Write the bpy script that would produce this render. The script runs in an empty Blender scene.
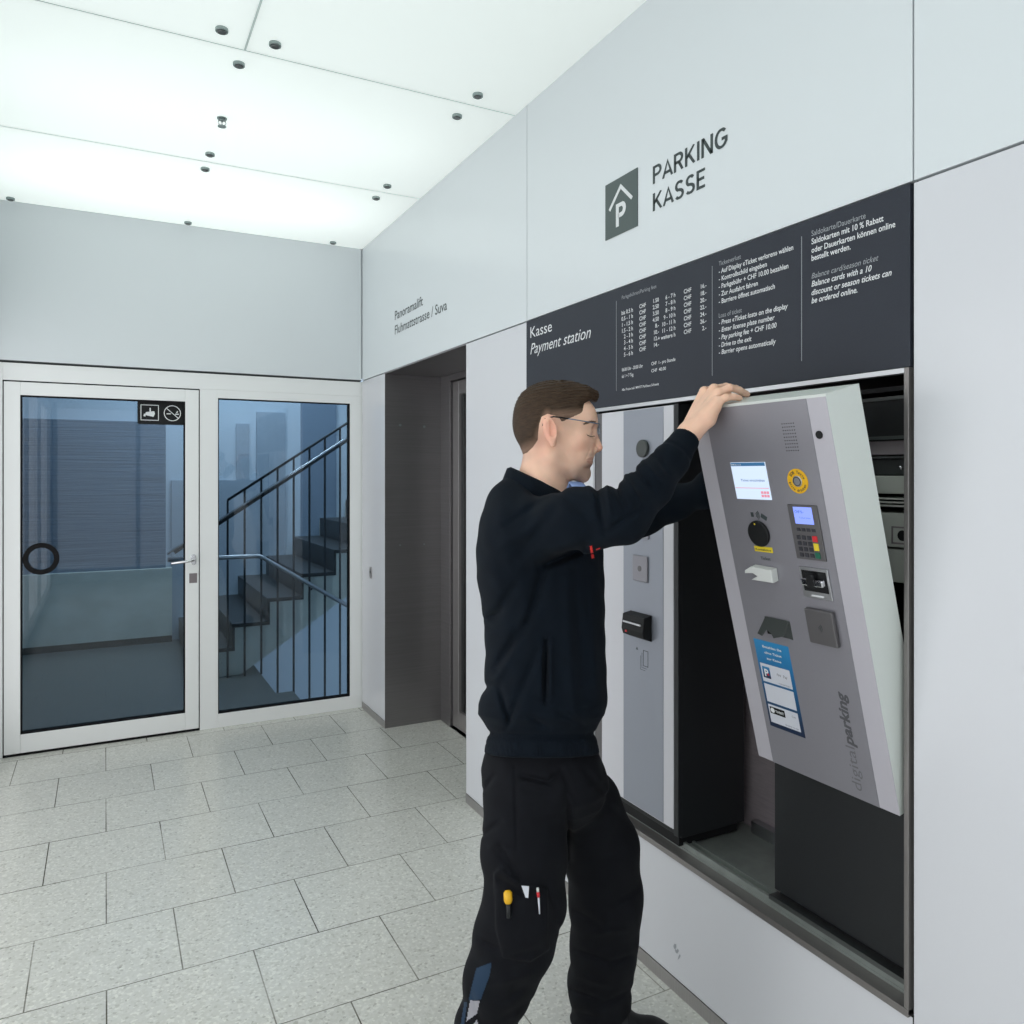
import bpy, bmesh, math, random
import numpy as np
from mathutils import Vector, Matrix

SC = bpy.context.scene
COL = SC.collection
# ------------------------------------------------------------------ camera
F, H0, CX, CY = 778.0, 1.55, 512.0, 474.0
AZ = math.atan(407.0 / 778.0)
S, C = math.sin(AZ), math.cos(AZ)
cam = bpy.data.cameras.new('camera')
cam.sensor_width = 36.0
cam.lens = F / 1024.0 * 36.0
cam.shift_y = -(512.0 - CY) / 1024.0
cam.clip_start = 0.02
co = bpy.data.objects.new('camera', cam)
co.location = (0, 0, H0)
co.rotation_euler = (math.pi / 2, 0, -AZ)
COL.objects.link(co)
SC.camera = co
# ------------------------------------------------------------------ world, exposure
w = bpy.data.worlds.new('world'); SC.world = w; w.use_nodes = True
w.node_tree.nodes['Background'].inputs[0].default_value = (0.6, 0.72, 0.9, 1)
w.node_tree.nodes['Background'].inputs[1].default_value = 0.15
SC.view_settings.view_transform = 'Standard'
SC.view_settings.look = 'None'
SC.view_settings.gamma = 1.0
SC.view_settings.exposure = -0.10
SC.view_settings.use_curve_mapping = False
CEIL_EMIT = 0.24
def area(name, loc, size, power, color=(1, 1, 1), rot=(0, 0, 0), spread=None):
    l = bpy.data.lights.new(name, 'AREA'); l.shape = 'RECTANGLE'
    l.size, l.size_y = size; l.energy = power; l.color = color
    if spread: l.spread = spread
    o = bpy.data.objects.new(name, l); o.location = loc; o.rotation_euler = rot
    COL.objects.link(o); return o
# lamps in the void above the glass ceiling (they shine through the glass)
LC = (1.0, 1.0, 0.99)
area('plenum_lamp', (0.43, 4.45, 3.42), (1.9, 0.5), 5.2, LC)
area('plenum_lamp', (0.43, 3.45, 3.42), (1.9, 0.5), 2.6, LC)
area('plenum_lamp', (-0.1, 2.4, 3.42), (0.9, 0.4), 0.3, LC)
area('plenum_lamp', (0.43, 0.2, 3.42), (1.9, 0.5), 7.0, LC)
area('plenum_lamp', (0.43, -1.4, 3.42), (1.9, 0.5), 9.0, LC)
# added fill lights outside the view, behind the camera and on the left
area('rear_fill', (0.43, -2.55, 1.35), (2.1, 2.3), 13, (0.96, 0.97, 1.0), rot=(math.pi / 2, 0, 0))
area('left_fill', (-0.64, 1.9, 1.25), (2.2, 6.0), 54, (1.0, 0.985, 1.0), rot=(0, -math.pi / 2, 0))
# stair hall behind the glass: its own ceiling lamp
area('stairwell_lamp', (0.9, 6.9, 3.55), (1.6, 0.8), 88, (0.88, 0.95, 1.0))
area('stairwell_lamp', (2.4, 6.2, 3.2), (0.6, 0.6), 34, (0.88, 0.95, 1.0))
area('stairwell_fill', (2.9, 5.5, -0.3), (1.2, 0.8), 40, (0.86, 0.93, 1.0), rot=(math.pi / 2, 0, 0))  # added fill, brightens the lower wall of the stairwell

# ------------------------------------------------------------------ materials
def mat(name, color, rough=0.5, metal=0.0, spec=0.5, emit=None, estr=1.0, coat=0.0, noise=None, bump=None, sheen=0):
    m = bpy.data.materials.new(name); m.use_nodes = True
    nt = m.node_tree; b = nt.nodes['Principled BSDF']
    b.inputs['Base Color'].default_value = (*color, 1)
    b.inputs['Roughness'].default_value = rough
    b.inputs['Metallic'].default_value = metal
    b.inputs['Specular IOR Level'].default_value = spec
    b.inputs['Coat Weight'].default_value = coat
    b.inputs['Coat Roughness'].default_value = 0.08
    if sheen:
        b.inputs['Sheen Weight'].default_value = sheen; b.inputs['Sheen Roughness'].default_value = 0.6
    if emit:
        b.inputs['Emission Color'].default_value = (*emit, 1); b.inputs['Emission Strength'].default_value = estr
    tc = nt.nodes.new('ShaderNodeTexCoord')
    if noise:  # (scale xyz, amount)
        mp = nt.nodes.new('ShaderNodeMapping'); mp.inputs['Scale'].default_value = noise[0]
        nz = nt.nodes.new('ShaderNodeTexNoise'); nz.inputs['Scale'].default_value = 1.0; nz.inputs['Detail'].default_value = 4
        nt.links.new(tc.outputs['Object'], mp.inputs[0]); nt.links.new(mp.outputs[0], nz.inputs['Vector'])
        mr = nt.nodes.new('ShaderNodeMapRange'); mr.inputs['To Min'].default_value = 1 - noise[1]; mr.inputs['To Max'].default_value = 1 + noise[1]
        mr.inputs['From Min'].default_value = 0.25; mr.inputs['From Max'].default_value = 0.75
        nt.links.new(nz.outputs['Fac'], mr.inputs['Value'])
        mx = nt.nodes.new('ShaderNodeVectorMath'); mx.operation = 'SCALE'; mx.inputs[0].default_value = color
        nt.links.new(mr.outputs[0], mx.inputs['Scale']); nt.links.new(mx.outputs[0], b.inputs['Base Color'])
    if bump:  # (scale xyz, strength, distance)
        mp = nt.nodes.new('ShaderNodeMapping'); mp.inputs['Scale'].default_value = bump[0]
        nz = nt.nodes.new('ShaderNodeTexNoise'); nz.inputs['Scale'].default_value = 1.0; nz.inputs['Detail'].default_value = 3
        nt.links.new(tc.outputs['Object'], mp.inputs[0]); nt.links.new(mp.outputs[0], nz.inputs['Vector'])
        bp = nt.nodes.new('ShaderNodeBump'); bp.inputs['Strength'].default_value = bump[1]; bp.inputs['Distance'].default_value = bump[2]
        nt.links.new(nz.outputs['Fac'], bp.inputs['Height']); nt.links.new(bp.outputs[0], b.inputs['Normal'])
    return m

def glass_mat(name, tint, refl_rough=0.0, ior=1.5, extra=0.0):
    m = bpy.data.materials.new(name); m.use_nodes = True; nt = m.node_tree
    for n in list(nt.nodes): nt.nodes.remove(n)
    out = nt.nodes.new('ShaderNodeOutputMaterial'); tr = nt.nodes.new('ShaderNodeBsdfTransparent')
    tr.inputs[0].default_value = (*tint, 1)
    gl = nt.nodes.new('ShaderNodeBsdfGlossy'); gl.inputs['Roughness'].default_value = refl_rough
    fr = nt.nodes.new('ShaderNodeFresnel'); fr.inputs[0].default_value = ior
    ad = nt.nodes.new('ShaderNodeMath'); ad.inputs[1].default_value = extra
    nt.links.new(fr.outputs[0], ad.inputs[0])
    mx = nt.nodes.new('ShaderNodeMixShader')
    nt.links.new(ad.outputs[0], mx.inputs[0]); nt.links.new(tr.outputs[0], mx.inputs[1]); nt.links.new(gl.outputs[0], mx.inputs[2])
    nt.links.new(mx.outputs[0], out.inputs[0]); return m

M = {}
M['panel_up'] = mat('back_painted_glass', (0.70, 0.742, 0.765), 0.20, spec=0.4)
M['panel_low'] = mat('white_sheet_panel', (0.665, 0.675, 0.71), 0.25, spec=0.45)
M['backing'] = mat('joint_shadow_gap', (0.06, 0.07, 0.07), 0.8)
M['white_frame'] = mat('white_powder_coat', (0.84, 0.855, 0.85), 0.4)
M['black'] = mat('matt_black', (0.006, 0.0065, 0.0075), 0.55, spec=0.3)
M['charcoal'] = mat('charcoal_sheet', (0.0065, 0.008, 0.010), 0.5, bump=((900, 900, 900), 0.2, 0.0005))
M['rubber'] = mat('black_rubber', (0.008, 0.008, 0.009), 0.7, spec=0.15)
M['steel'] = mat('brushed_steel', (0.42, 0.40, 0.40), 0.32, 0.8, noise=((300, 300, 2), 0.10))
M['steel_lift'] = mat('lift_steel', (0.235, 0.225, 0.23), 0.36, 0.7, noise=((3, 3, 220), 0.08), bump=((40, 40, 900), 0.06, 0.001))
M['niche_steel'] = mat('niche_back_steel', (0.42, 0.37, 0.39), 0.4, 0.4, noise=((20, 20, 200), 0.12))
M['frame_steel'] = mat('grey_brown_steel', (0.24, 0.225, 0.22), 0.35, 0.6)
M['steel_dark'] = mat('dark_steel', (0.16, 0.17, 0.17), 0.35, 0.9)
M['tray'] = mat('steel_tray', (0.30, 0.33, 0.31), 0.4, 0.4, noise=((20, 20, 20), 0.15))
M['chrome'] = mat('chrome', (0.7, 0.7, 0.72), 0.15, 1.0)
M['alu'] = mat('satin_aluminium', (0.55, 0.56, 0.58), 0.35, 1.0)
M['board'] = mat('slate_sign_face', (0.028, 0.032, 0.044), 0.5, spec=0.28, noise=((500, 500, 500), 0.10))
M['letter_white'] = mat('white_print', (0.75, 0.77, 0.78), 0.5)
M['letter_dim'] = mat('thin_grey_print', (0.34, 0.36, 0.38), 0.5)
M['letter_dark'] = mat('dark_print', (0.035, 0.05, 0.052), 0.5)
M['letter_pen'] = mat('grey_print', (0.17, 0.17, 0.19), 0.5)
M['letter_mark'] = mat('dark_wordmark', (0.085, 0.085, 0.095), 0.5)
M['sign_green'] = mat('grey_green_sign', (0.065, 0.09, 0.088), 0.4)
M['cover_white'] = mat('white_machine_enamel', (0.66, 0.70, 0.67), 0.35)
M['cover_edge'] = mat('lavender_white_enamel', (0.47, 0.455, 0.50), 0.4)
M['cover_grey'] = mat('silver_grey_enamel', (0.262, 0.256, 0.285), 0.38, metal=0.25, noise=((900, 900, 900), 0.06))
M['mach_white'] = mat('machine_side_white', (0.62, 0.62, 0.66), 0.35)
M['mach_grey'] = mat('machine_silver', (0.29, 0.31, 0.36), 0.38, metal=0.2)
M['yellow'] = mat('signal_yellow', (0.78, 0.43, 0.01), 0.4)
M['yellow2'] = mat('yellow_plastic', (0.8, 0.62, 0.03), 0.4)
M['red'] = mat('red_key', (0.6, 0.02, 0.03), 0.4)
M['green'] = mat('green_key', (0.01, 0.12, 0.07), 0.4)
M['keypad'] = mat('keypad_steel', (0.13, 0.125, 0.13), 0.4, 0.4)
M['key'] = mat('dark_key', (0.03, 0.03, 0.04), 0.4)
M['plastic_light'] = mat('pale_grey_plastic', (0.68, 0.70, 0.68), 0.35)
M['plastic_dark'] = mat('dark_green_grey_plastic', (0.045, 0.052, 0.05), 0.4)
M['beige'] = mat('grey_beige_metal', (0.42, 0.44, 0.40), 0.5)
M['mauve'] = mat('mauve_grey_metal', (0.20, 0.175, 0.185), 0.5)
M['sticker_navy'] = mat('sticker_navy', (0.012, 0.03, 0.07), 0.4)
M['sticker_white'] = mat('sticker_white', (0.62, 0.64, 0.70), 0.4)
M['screen'] = mat('lit_screen', (0.05, 0.05, 0.06), 0.2, emit=(0.70, 0.84, 1.0), estr=1.08)
M['screen_blue'] = mat('lit_screen_header', (0.02, 0.05, 0.1), 0.2, emit=(0.05, 0.16, 0.32), estr=0.9)
M['screen_text'] = mat('screen_text', (0.02, 0.05, 0.2), 0.2, emit=(0.10, 0.20, 0.42), estr=0.7)
M['screen_red'] = mat('screen_red_line', (0.3, 0.03, 0.05), 0.2, emit=(0.75, 0.35, 0.45), estr=0.9)
M['pad_screen'] = mat('lit_pad_screen', (0.05, 0.05, 0.1), 0.2, emit=(0.26, 0.36, 1.0), estr=1.25)
M['glass'] = glass_mat('tinted_door_glass', (0.59, 0.675, 0.735), ior=1.5, extra=0.0)
M['lens'] = glass_mat('spectacle_glass', (0.95, 0.96, 0.97), ior=1.25)
M['lift_glass'] = glass_mat('lift_glass', (0.30, 0.36, 0.37), ior=1.5, extra=0.03)
M['concrete'] = mat('smooth_concrete', (0.50, 0.54, 0.50), 0.7, noise=((4, 4, 6), 0.12))
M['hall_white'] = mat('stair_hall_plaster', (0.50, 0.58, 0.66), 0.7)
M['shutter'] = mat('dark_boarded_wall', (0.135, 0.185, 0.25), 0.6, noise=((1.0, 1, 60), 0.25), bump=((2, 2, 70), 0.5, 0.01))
M['tread'] = mat('black_terrazzo_step', (0.035, 0.038, 0.040), 0.45, noise=((90, 90, 90), 0.5))
M['terrazzo_dark'] = mat('dark_terrazzo', (0.10, 0.11, 0.11), 0.35, noise=((90, 90, 90), 0.7))
M['iron'] = mat('dark_iron', (0.02, 0.024, 0.028), 0.5)
# person
M['skin'] = mat('skin', (0.84, 0.53, 0.385), 0.5, noise=((22, 22, 22), 0.09), bump=((500, 500, 500), 0.08, 0.0006))
M['skin'].node_tree.nodes['Principled BSDF'].inputs['Subsurface Weight'].default_value = 0.12
M['skin'].node_tree.nodes['Principled BSDF'].inputs['Subsurface Scale'].default_value = 0.01
nt_ = M['skin'].node_tree; b_ = nt_.nodes['Principled BSDF']; at_ = nt_.nodes.new('ShaderNodeVertexColor'); at_.layer_name = 'tone'
mx_ = nt_.nodes.new('ShaderNodeMix'); mx_.data_type = 'RGBA'; mx_.blend_type = 'MULTIPLY'; mx_.inputs[0].default_value = 1
nt_.links.new(b_.inputs['Base Color'].links[0].from_socket, mx_.inputs[6]); nt_.links.new(at_.outputs[0], mx_.inputs[7]); nt_.links.new(mx_.outputs[2], b_.inputs['Base Color'])
M['hair'] = mat('brown_hair', (0.046, 0.027, 0.015), 0.6, spec=0.25, noise=((60, 60, 500), 0.45), bump=((90, 90, 700), 0.6, 0.002))
nt_ = M['hair'].node_tree; b_ = nt_.nodes['Principled BSDF']; at_ = nt_.nodes.new('ShaderNodeVertexColor'); at_.layer_name = 'tone'
mx_ = nt_.nodes.new('ShaderNodeMix'); mx_.data_type = 'RGBA'; sp_ = nt_.nodes.new('ShaderNodeSeparateColor'); nt_.links.new(at_.outputs[0], sp_.inputs[0]); nt_.links.new(sp_.outputs[0], mx_.inputs[0])
nt_.links.new(b_.inputs['Base Color'].links[0].from_socket, mx_.inputs[6]); mx_.inputs[7].default_value = (0.27, 0.17, 0.12, 1); nt_.links.new(mx_.outputs[2], b_.inputs['Base Color'])
M['sweater'] = mat('navy_sweat_fabric', (0.0028, 0.0058, 0.0105), 0.9, spec=0.12, noise=((30, 30, 30), 0.12), bump=((700, 700, 700), 0.25, 0.0007), sheen=0.012)
M['trouser'] = mat('black_work_twill', (0.0042, 0.0048, 0.0072), 0.85, spec=0.15, noise=((40, 40, 40), 0.12), bump=((600, 600, 600), 0.2, 0.0006), sheen=0.01)
M['patch_blue'] = mat('blue_fabric_patch', (0.003, 0.025, 0.062), 0.8)
M['reflective'] = mat('silver_reflective_tape', (0.34, 0.34, 0.38), 0.5)
M['shirt'] = mat('light_blue_shirt', (0.33, 0.47, 0.85), 0.7)
M['lip'] = mat('lips', (0.62, 0.33, 0.25), 0.45)
M['eye'] = mat('eye_white', (0.6, 0.58, 0.55), 0.2)
M['iris'] = mat('iris', (0.05, 0.06, 0.07), 0.2)
M['specs'] = mat('blue_grey_spectacle_metal', (0.15, 0.19, 0.26), 0.3, 0.8)
M['logo_red'] = mat('red_embroidery', (0.7, 0.03, 0.025), 0.6)
M['screw_grey'] = mat('fitting_metal', (0.30, 0.36, 0.35), 0.35, 0.6)

# terrazzo tile floor
def floor_mat():
    m = bpy.data.materials.new('terrazzo_tiles'); m.use_nodes = True; nt = m.node_tree; b = nt.nodes['Principled BSDF']
    N = nt.nodes.new; L = nt.links.new
    tc = N('ShaderNodeTexCoord'); mp = N('ShaderNodeMapping')
    mp.inputs['Location'].default_value = (0.424 * 10 - 0.004, 0.3895 * 20 - 2.634 + 0.3895 * 0, 0)
    L(tc.outputs['Object'], mp.inputs[0])
    br = N('ShaderNodeTexBrick'); br.offset = 0.5; br.offset_frequency = 2; br.squash = 1.0
    br.inputs['Scale'].default_value = 1.0; br.inputs['Brick Width'].default_value = 0.424
    br.inputs['Row Height'].default_value = 0.3895; br.inputs['Mortar Size'].default_value = 0.0022
    br.inputs['Mortar Smooth'].default_value = 0.1; br.inputs['Bias'].default_value = 0.0
    br.inputs['Color1'].default_value = (0.60, 0.605, 0.565, 1); br.inputs['Color2'].default_value = (0.645, 0.65, 0.605, 1)
    br.inputs['Mortar'].default_value = (0.16, 0.155, 0.13, 1)
    L(mp.outputs[0], br.inputs['Vector'])
    # joints that vary between dark and pale
    jn = N('ShaderNodeTexNoise'); jn.inputs['Scale'].default_value = 2.3; L(tc.outputs['Object'], jn.inputs['Vector'])
    jr = N('ShaderNodeValToRGB'); jr.color_ramp.elements[0].position = 0.40; jr.color_ramp.elements[0].color = (0.10, 0.095, 0.075, 1)
    jr.color_ramp.elements[1].position = 0.62; jr.color_ramp.elements[1].color = (0.33, 0.33, 0.29, 1)
    L(jn.outputs['Fac'], jr.inputs[0]); L(jr.outputs[0], br.inputs['Mortar'])
    # chips
    vo = N('ShaderNodeTexVoronoi'); vo.inputs['Scale'].default_value = 130; L(tc.outputs['Object'], vo.inputs['Vector'])
    sp = N('ShaderNodeSeparateColor'); L(vo.outputs['Color'], sp.inputs[0])
    cr = N('ShaderNodeValToRGB'); e = cr.color_ramp.elements
    e[0].position = 0.0; e[0].color = (0.72, 0.72, 0.69, 1); e[1].position = 0.10; e[1].color = (0.92, 0.92, 0.90, 1)
    k = e.new(0.75); k.color = (1.0, 1.0, 1.0, 1); k = e.new(1.0); k.color = (1.16, 1.16, 1.14, 1)
    L(sp.outputs[0], cr.inputs[0])
    vo2 = N('ShaderNodeTexVoronoi'); vo2.inputs['Scale'].default_value = 48; L(tc.outputs['Object'], vo2.inputs['Vector'])
    sp2 = N('ShaderNodeSeparateColor'); L(vo2.outputs['Color'], sp2.inputs[0])
    lt = N('ShaderNodeMath'); lt.operation = 'LESS_THAN'; lt.inputs[1].default_value = 0.09; L(sp2.outputs[0], lt.inputs[0])
    ld = N('ShaderNodeMath'); ld.operation = 'LESS_THAN'; ld.inputs[1].default_value = 0.22; L(vo2.outputs['Distance'], ld.inputs[0])
    mm = N('ShaderNodeMath'); mm.operation = 'MULTIPLY'; L(lt.outputs[0], mm.inputs[0]); L(ld.outputs[0], mm.inputs[1])
    d = N('ShaderNodeMapRange'); d.inputs['To Min'].default_value = 1.0; d.inputs['To Max'].default_value = 0.72; L(mm.outputs[0], d.inputs[0])
    m1 = N('ShaderNodeMix'); m1.data_type = 'RGBA'; m1.blend_type = 'MULTIPLY'; m1.inputs[0].default_value = 1
    L(br.outputs['Color'], m1.inputs[6]); L(cr.outputs[0], m1.inputs[7])
    m2 = N('ShaderNodeVectorMath'); m2.operation = 'SCALE'; L(m1.outputs[2], m2.inputs[0]); L(d.outputs[0], m2.inputs['Scale'])
    L(m2.outputs[0], b.inputs['Base Color'])
    b.inputs['Roughness'].default_value = 0.26; b.inputs['Specular IOR Level'].default_value = 0.5
    return m
M['floor'] = floor_mat()

def ceiling_mat():
    m = bpy.data.materials.new('opal_glass'); m.use_nodes = True; nt = m.node_tree
    for n in list(nt.nodes): nt.nodes.remove(n)
    out = nt.nodes.new('ShaderNodeOutputMaterial')
    tl = nt.nodes.new('ShaderNodeBsdfTranslucent'); tl.inputs[0].default_value = (0.87, 0.90, 0.89, 1)
    df = nt.nodes.new('ShaderNodeBsdfDiffuse'); df.inputs[0].default_value = (0.82, 0.86, 0.845, 1)
    em = nt.nodes.new('ShaderNodeEmission'); em.inputs[0].default_value = (0.965, 1.0, 0.985, 1); em.inputs[1].default_value = CEIL_EMIT
    mx = nt.nodes.new('ShaderNodeMixShader'); mx.inputs[0].default_value = 0.35
    ad = nt.nodes.new('ShaderNodeAddShader')
    L = nt.links.new
    L(tl.outputs[0], mx.inputs[1]); L(df.outputs[0], mx.inputs[2]); L(mx.outputs[0], ad.inputs[0]); L(em.outputs[0], ad.inputs[1])
    L(ad.outputs[0], out.inputs[0]); return m
M['opal'] = ceiling_mat()

# ------------------------------------------------------------------ helpers
def tag(o, label=None, cat=None, group=None, kind=None):
    if label: o['label'] = label
    if cat: o['category'] = cat
    if group: o['group'] = group
    if kind: o['kind'] = kind
    return o
def empty(name, loc, rot=(0, 0, 0)):
    o = bpy.data.objects.new(name, None); o.location = loc; o.rotation_euler = rot
    o.empty_display_size = 0.1; COL.objects.link(o); return o
def link(name, me, m, parent=None, smooth=False):
    for mm in (m if isinstance(m, (list, tuple)) else [m]): me.materials.append(mm)
    if smooth:
        for p in me.polygons: p.use_smooth = True
    o = bpy.data.objects.new(name, me); COL.objects.link(o)
    if parent is not None:
        o.parent = parent; bpy.context.view_layer.update()
        o.matrix_parent_inverse = parent.matrix_world.inverted()
    return o
class MB:
    """collects shapes in world coordinates; build() makes ONE mesh object"""
    def __init__(s): s.bm = bmesh.new(); s.mi = 0
    def mat(s, i): s.mi = i; return s
    def _add(s, verts, faces, smooth=False):
        vs = [s.bm.verts.new(v) for v in verts]
        fs = []
        for f in faces:
            try:
                fa = s.bm.faces.new([vs[i] for i in f]); fa.material_index = s.mi; fa.smooth = smooth; fs.append(fa)
            except ValueError: pass
        return vs, fs
    def box(s, x0, x1, y0, y1, z0, z1, bev=0.0, mtx=None):
        v = [Vector((x, y, z)) for x in (x0, x1) for y in (y0, y1) for z in (z0, z1)]
        if mtx is not None: v = [mtx @ p for p in v]
        fc = [(0, 1, 3, 2), (4, 6, 7, 5), (0, 4, 5, 1), (2, 3, 7, 6), (0, 2, 6, 4), (1, 5, 7, 3)]
        vs, fs = s._add(v, fc)
        bmesh.ops.recalc_face_normals(s.bm, faces=fs)
        if bev > 0:
            es = list({e for f in fs for e in f.edges})
            r = bmesh.ops.bevel(s.bm, geom=es, offset=bev, segments=2, profile=0.5, affect='EDGES')
            for f in r['faces']: f.material_index = s.mi
        return s
    def prism(s, pts, a, mtx=None, bev=0):
        """pts: closed 2D outline [(x,y)], extruded 0..a along local z, through mtx"""
        n = len(pts)
        v = [Vector((p[0], p[1], 0)) for p in pts] + [Vector((p[0], p[1], a)) for p in pts]
        if mtx is not None: v = [mtx @ p for p in v]
        fc = [tuple(range(n))[::-1], tuple(range(n, 2 * n))] + [(i, (i + 1) % n, (i + 1) % n + n, i + n) for i in range(n)]
        vs, fs = s._add(v, fc); bmesh.ops.recalc_face_normals(s.bm, faces=fs)
        if bev:
            es = list({e for f in fs[:2] for e in f.edges})
            bmesh.ops.bevel(s.bm, geom=es, offset=bev, segments=2, profile=0.5, affect='EDGES')
        return s
    def tube(s, pts, r, n=10, cap=True):
        pts = [Vector(p) for p in pts]; rings = []
        rs = r if isinstance(r, (list, tuple)) else [r] * len(pts)
        up = None
        for i, p in enumerate(pts):
            t = (pts[min(i + 1, len(pts) - 1)] - pts[max(i - 1, 0)]).normalized()
            if up is None: up = Vector((0, 0, 1)) if abs(t.z) < 0.9 else Vector((1, 0, 0))
            a = t.cross(up).normalized(); b = a.cross(t).normalized(); up = b
            rings.append([p + (a * math.cos(2 * math.pi * k / n) + b * math.sin(2 * math.pi * k / n)) * rs[i] for k in range(n)])
        v = [q for rg in rings for q in rg]
        fc = [(i * n + k, i * n + (k + 1) % n, (i + 1) * n + (k + 1) % n, (i + 1) * n + k) for i in range(len(pts) - 1) for k in range(n)]
        vs, fs = s._add(v, fc, True)
        f2 = []
        if cap:
            for idx in (range(n), range((len(pts) - 1) * n, len(pts) * n)):
                f2.append(s.bm.faces.new([vs[i] for i in idx])); f2[-1].material_index = s.mi
        bmesh.ops.recalc_face_normals(s.bm, faces=fs + f2)
        return s
    def cyl(s, c, axis, r, h, n=24, r2=None, bev=0):
        """axis cylinder from c along axis for h"""
        c = Vector(c); ax = Vector(axis).normalized(); r2 = r if r2 is None else r2
        q = ax.to_track_quat('Z', 'Y').to_matrix().to_4x4(); q.translation = c
        v = [q @ Vector((math.cos(2 * math.pi * k / n) * r, math.sin(2 * math.pi * k / n) * r, 0)) for k in range(n)]
        v += [q @ Vector((math.cos(2 * math.pi * k / n) * r2, math.sin(2 * math.pi * k / n) * r2, h)) for k in range(n)]
        fc = [(k, (k + 1) % n, (k + 1) % n + n, k + n) for k in range(n)]
        vs, fs = s._add(v, fc, True); f2 = [s.bm.faces.new(vs[:n]), s.bm.faces.new(vs[n:])]
        for f in f2: f.material_index = s.mi
        bmesh.ops.recalc_face_normals(s.bm, faces=fs + f2)
        if bev:
            es = list({e for f in f2 for e in f.edges})
            bmesh.ops.bevel(s.bm, geom=es, offset=bev, segments=2, profile=0.5, affect='EDGES')
        return s
    def ring(s, c, axis, ro, ri, h, n=40, arc=None):
        c = Vector(c); q = Vector(axis).normalized().to_track_quat('Z', 'Y').to_matrix().to_4x4(); q.translation = c
        v = []
        for rr, hh in ((ro, 0), (ro, h), (ri, h), (ri, 0)):
            v += [q @ Vector((math.cos(2 * math.pi * k / n) * rr, math.sin(2 * math.pi * k / n) * rr, hh)) for k in range(n)]
        fc = [(j * n + k, j * n + (k + 1) % n, ((j + 1) % 4) * n + (k + 1) % n, ((j + 1) % 4) * n + k) for j in range(4) for k in range(n)]
        vs, fs = s._add(v, fc); bmesh.ops.recalc_face_normals(s.bm, faces=fs); return s
    def mesh(s, verts, faces, smooth=False):
        s._add(verts, faces, smooth); return s
    def build(s, name, m, parent=None):
        me = bpy.data.meshes.new(name); s.bm.to_mesh(me); s.bm.free()
        return link(name, me, m, parent)

def rrect(w, h, r, n=5, cx=0, cy=0):
    out = []
    for (sx, sy, a0) in ((1, 1, 0), (-1, 1, 90), (-1, -1, 180), (1, -1, 270)):
        for k in range(n + 1):
            a = math.radians(a0 + 90 * k / n)
            out.append((cx + sx * (w / 2 - r) + r * math.cos(a), cy + sy * (h / 2 - r) + r * math.sin(a)))
    return out

def text_verts(body, bold=0.0, shear=0.0):
    cu = bpy.data.curves.new('t', 'FONT'); cu.body = body; cu.shear = shear; cu.offset = bold
    cu.extrude = 0.0; cu.resolution_u = 3
    ob = bpy.data.objects.new('t', cu); COL.objects.link(ob)
    bpy.context.view_layer.update()
    me = bpy.data.meshes.new_from_object(ob.evaluated_get(bpy.context.evaluated_depsgraph_get()))
    vs = [(v.co.x, v.co.y) for v in me.vertices]; fs = [tuple(p.vertices) for p in me.polygons]
    bpy.data.objects.remove(ob); bpy.data.curves.remove(cu); bpy.data.meshes.remove(me)
    return vs, fs
_cap = {}
def text_on(mb, body, frame, x, y, cap, width=None, bold=0.0, shear=0.0, align='l', th=0.0006):
    """letters on the plane frame=(origin, ex, ey, en): baseline at (x,y), capital height cap, fitted to width"""
    vs, fs = text_verts(body, bold, shear)
    if not vs: return
    x0 = min(v[0] for v in vs); x1 = max(v[0] for v in vs)
    if 'H' not in _cap:
        hv, _ = text_verts('H'); _cap['H'] = max(v[1] for v in hv)
    ky = cap / _cap['H']; kx = width / (x1 - x0) if width else ky
    O, ex, ey, en = frame
    off = {'l': 0, 'r': -(x1 - x0) * kx, 'c': -(x1 - x0) * kx / 2}[align]
    P = [O + ex * (x + off + (v[0] - x0) * kx) + ey * (y + v[1] * ky) + en * th for v in vs]
    mb.mesh(P, fs)
def at(u, v, d):          # world point seen at (u, v) of the photograph at distance d along the view axis
    r = (u - CX) / F * d
    return Vector((S * d + C * r, C * d - S * r, H0 - (v - CY) / F * d))
def on_x(u, v, X):        # the same, on a plane of constant X: (Y, Z, d)
    k = (u - CX) / F; d = X / (S + C * k)
    return d * (C - S * k), H0 - (v - CY) / F * d, d

def arcp(cx, cy, rx, ry, a0, a1, n=10): return [(cx + rx * math.cos(math.radians(a0 + (a1 - a0) * k / n)), cy + ry * math.sin(math.radians(a0 + (a1 - a0) * k / n))) for k in range(n + 1)]
GL = {  # capitals as strokes: (advance width, strokes)
    'P': (.60, [[(.07, 0), (.07, .93), (.32, .93)] + arcp(.32, .70, .22, .23, 80, -80) + [(.32, .47), (.12, .47)]]),
    'A': (.68, [[(.03, 0), (.34, .96), (.65, 0)], [(.15, .28), (.53, .28)]]),
    'R': (.64, [[(.07, 0), (.07, .93), (.32, .93)] + arcp(.32, .71, .22, .22, 80, -80) + [(.32, .49), (.07, .49)], [(.33, .49), (.57, 0)]]),
    'K': (.64, [[(.07, 0), (.07, 1)], [(.57, 1), (.09, .42)], [(.24, .58), (.59, 0)]]),
    'I': (.20, [[(.10, 0), (.10, 1)]]),
    'N': (.70, [[(.07, 0), (.07, 1)], [(.09, .97), (.60, .03)], [(.62, 0), (.62, 1)]]),
    'G': (.74, [arcp(.38, .5, .31, .44, 45, 325, 20) + [(.66, .28), (.66, .46), (.40, .46)]]),
    'S': (.60, [arcp(.30, .71, .21, .225, 30, 255, 14)[:-1] + [(.30, .50)] + arcp(.29, .275, .23, .215, 75, -150, 14)]),
    'E': (.56, [[(.52, .93), (.07, .93), (.07, .07), (.52, .07)], [(.07, .51), (.47, .51)]])}
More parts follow.
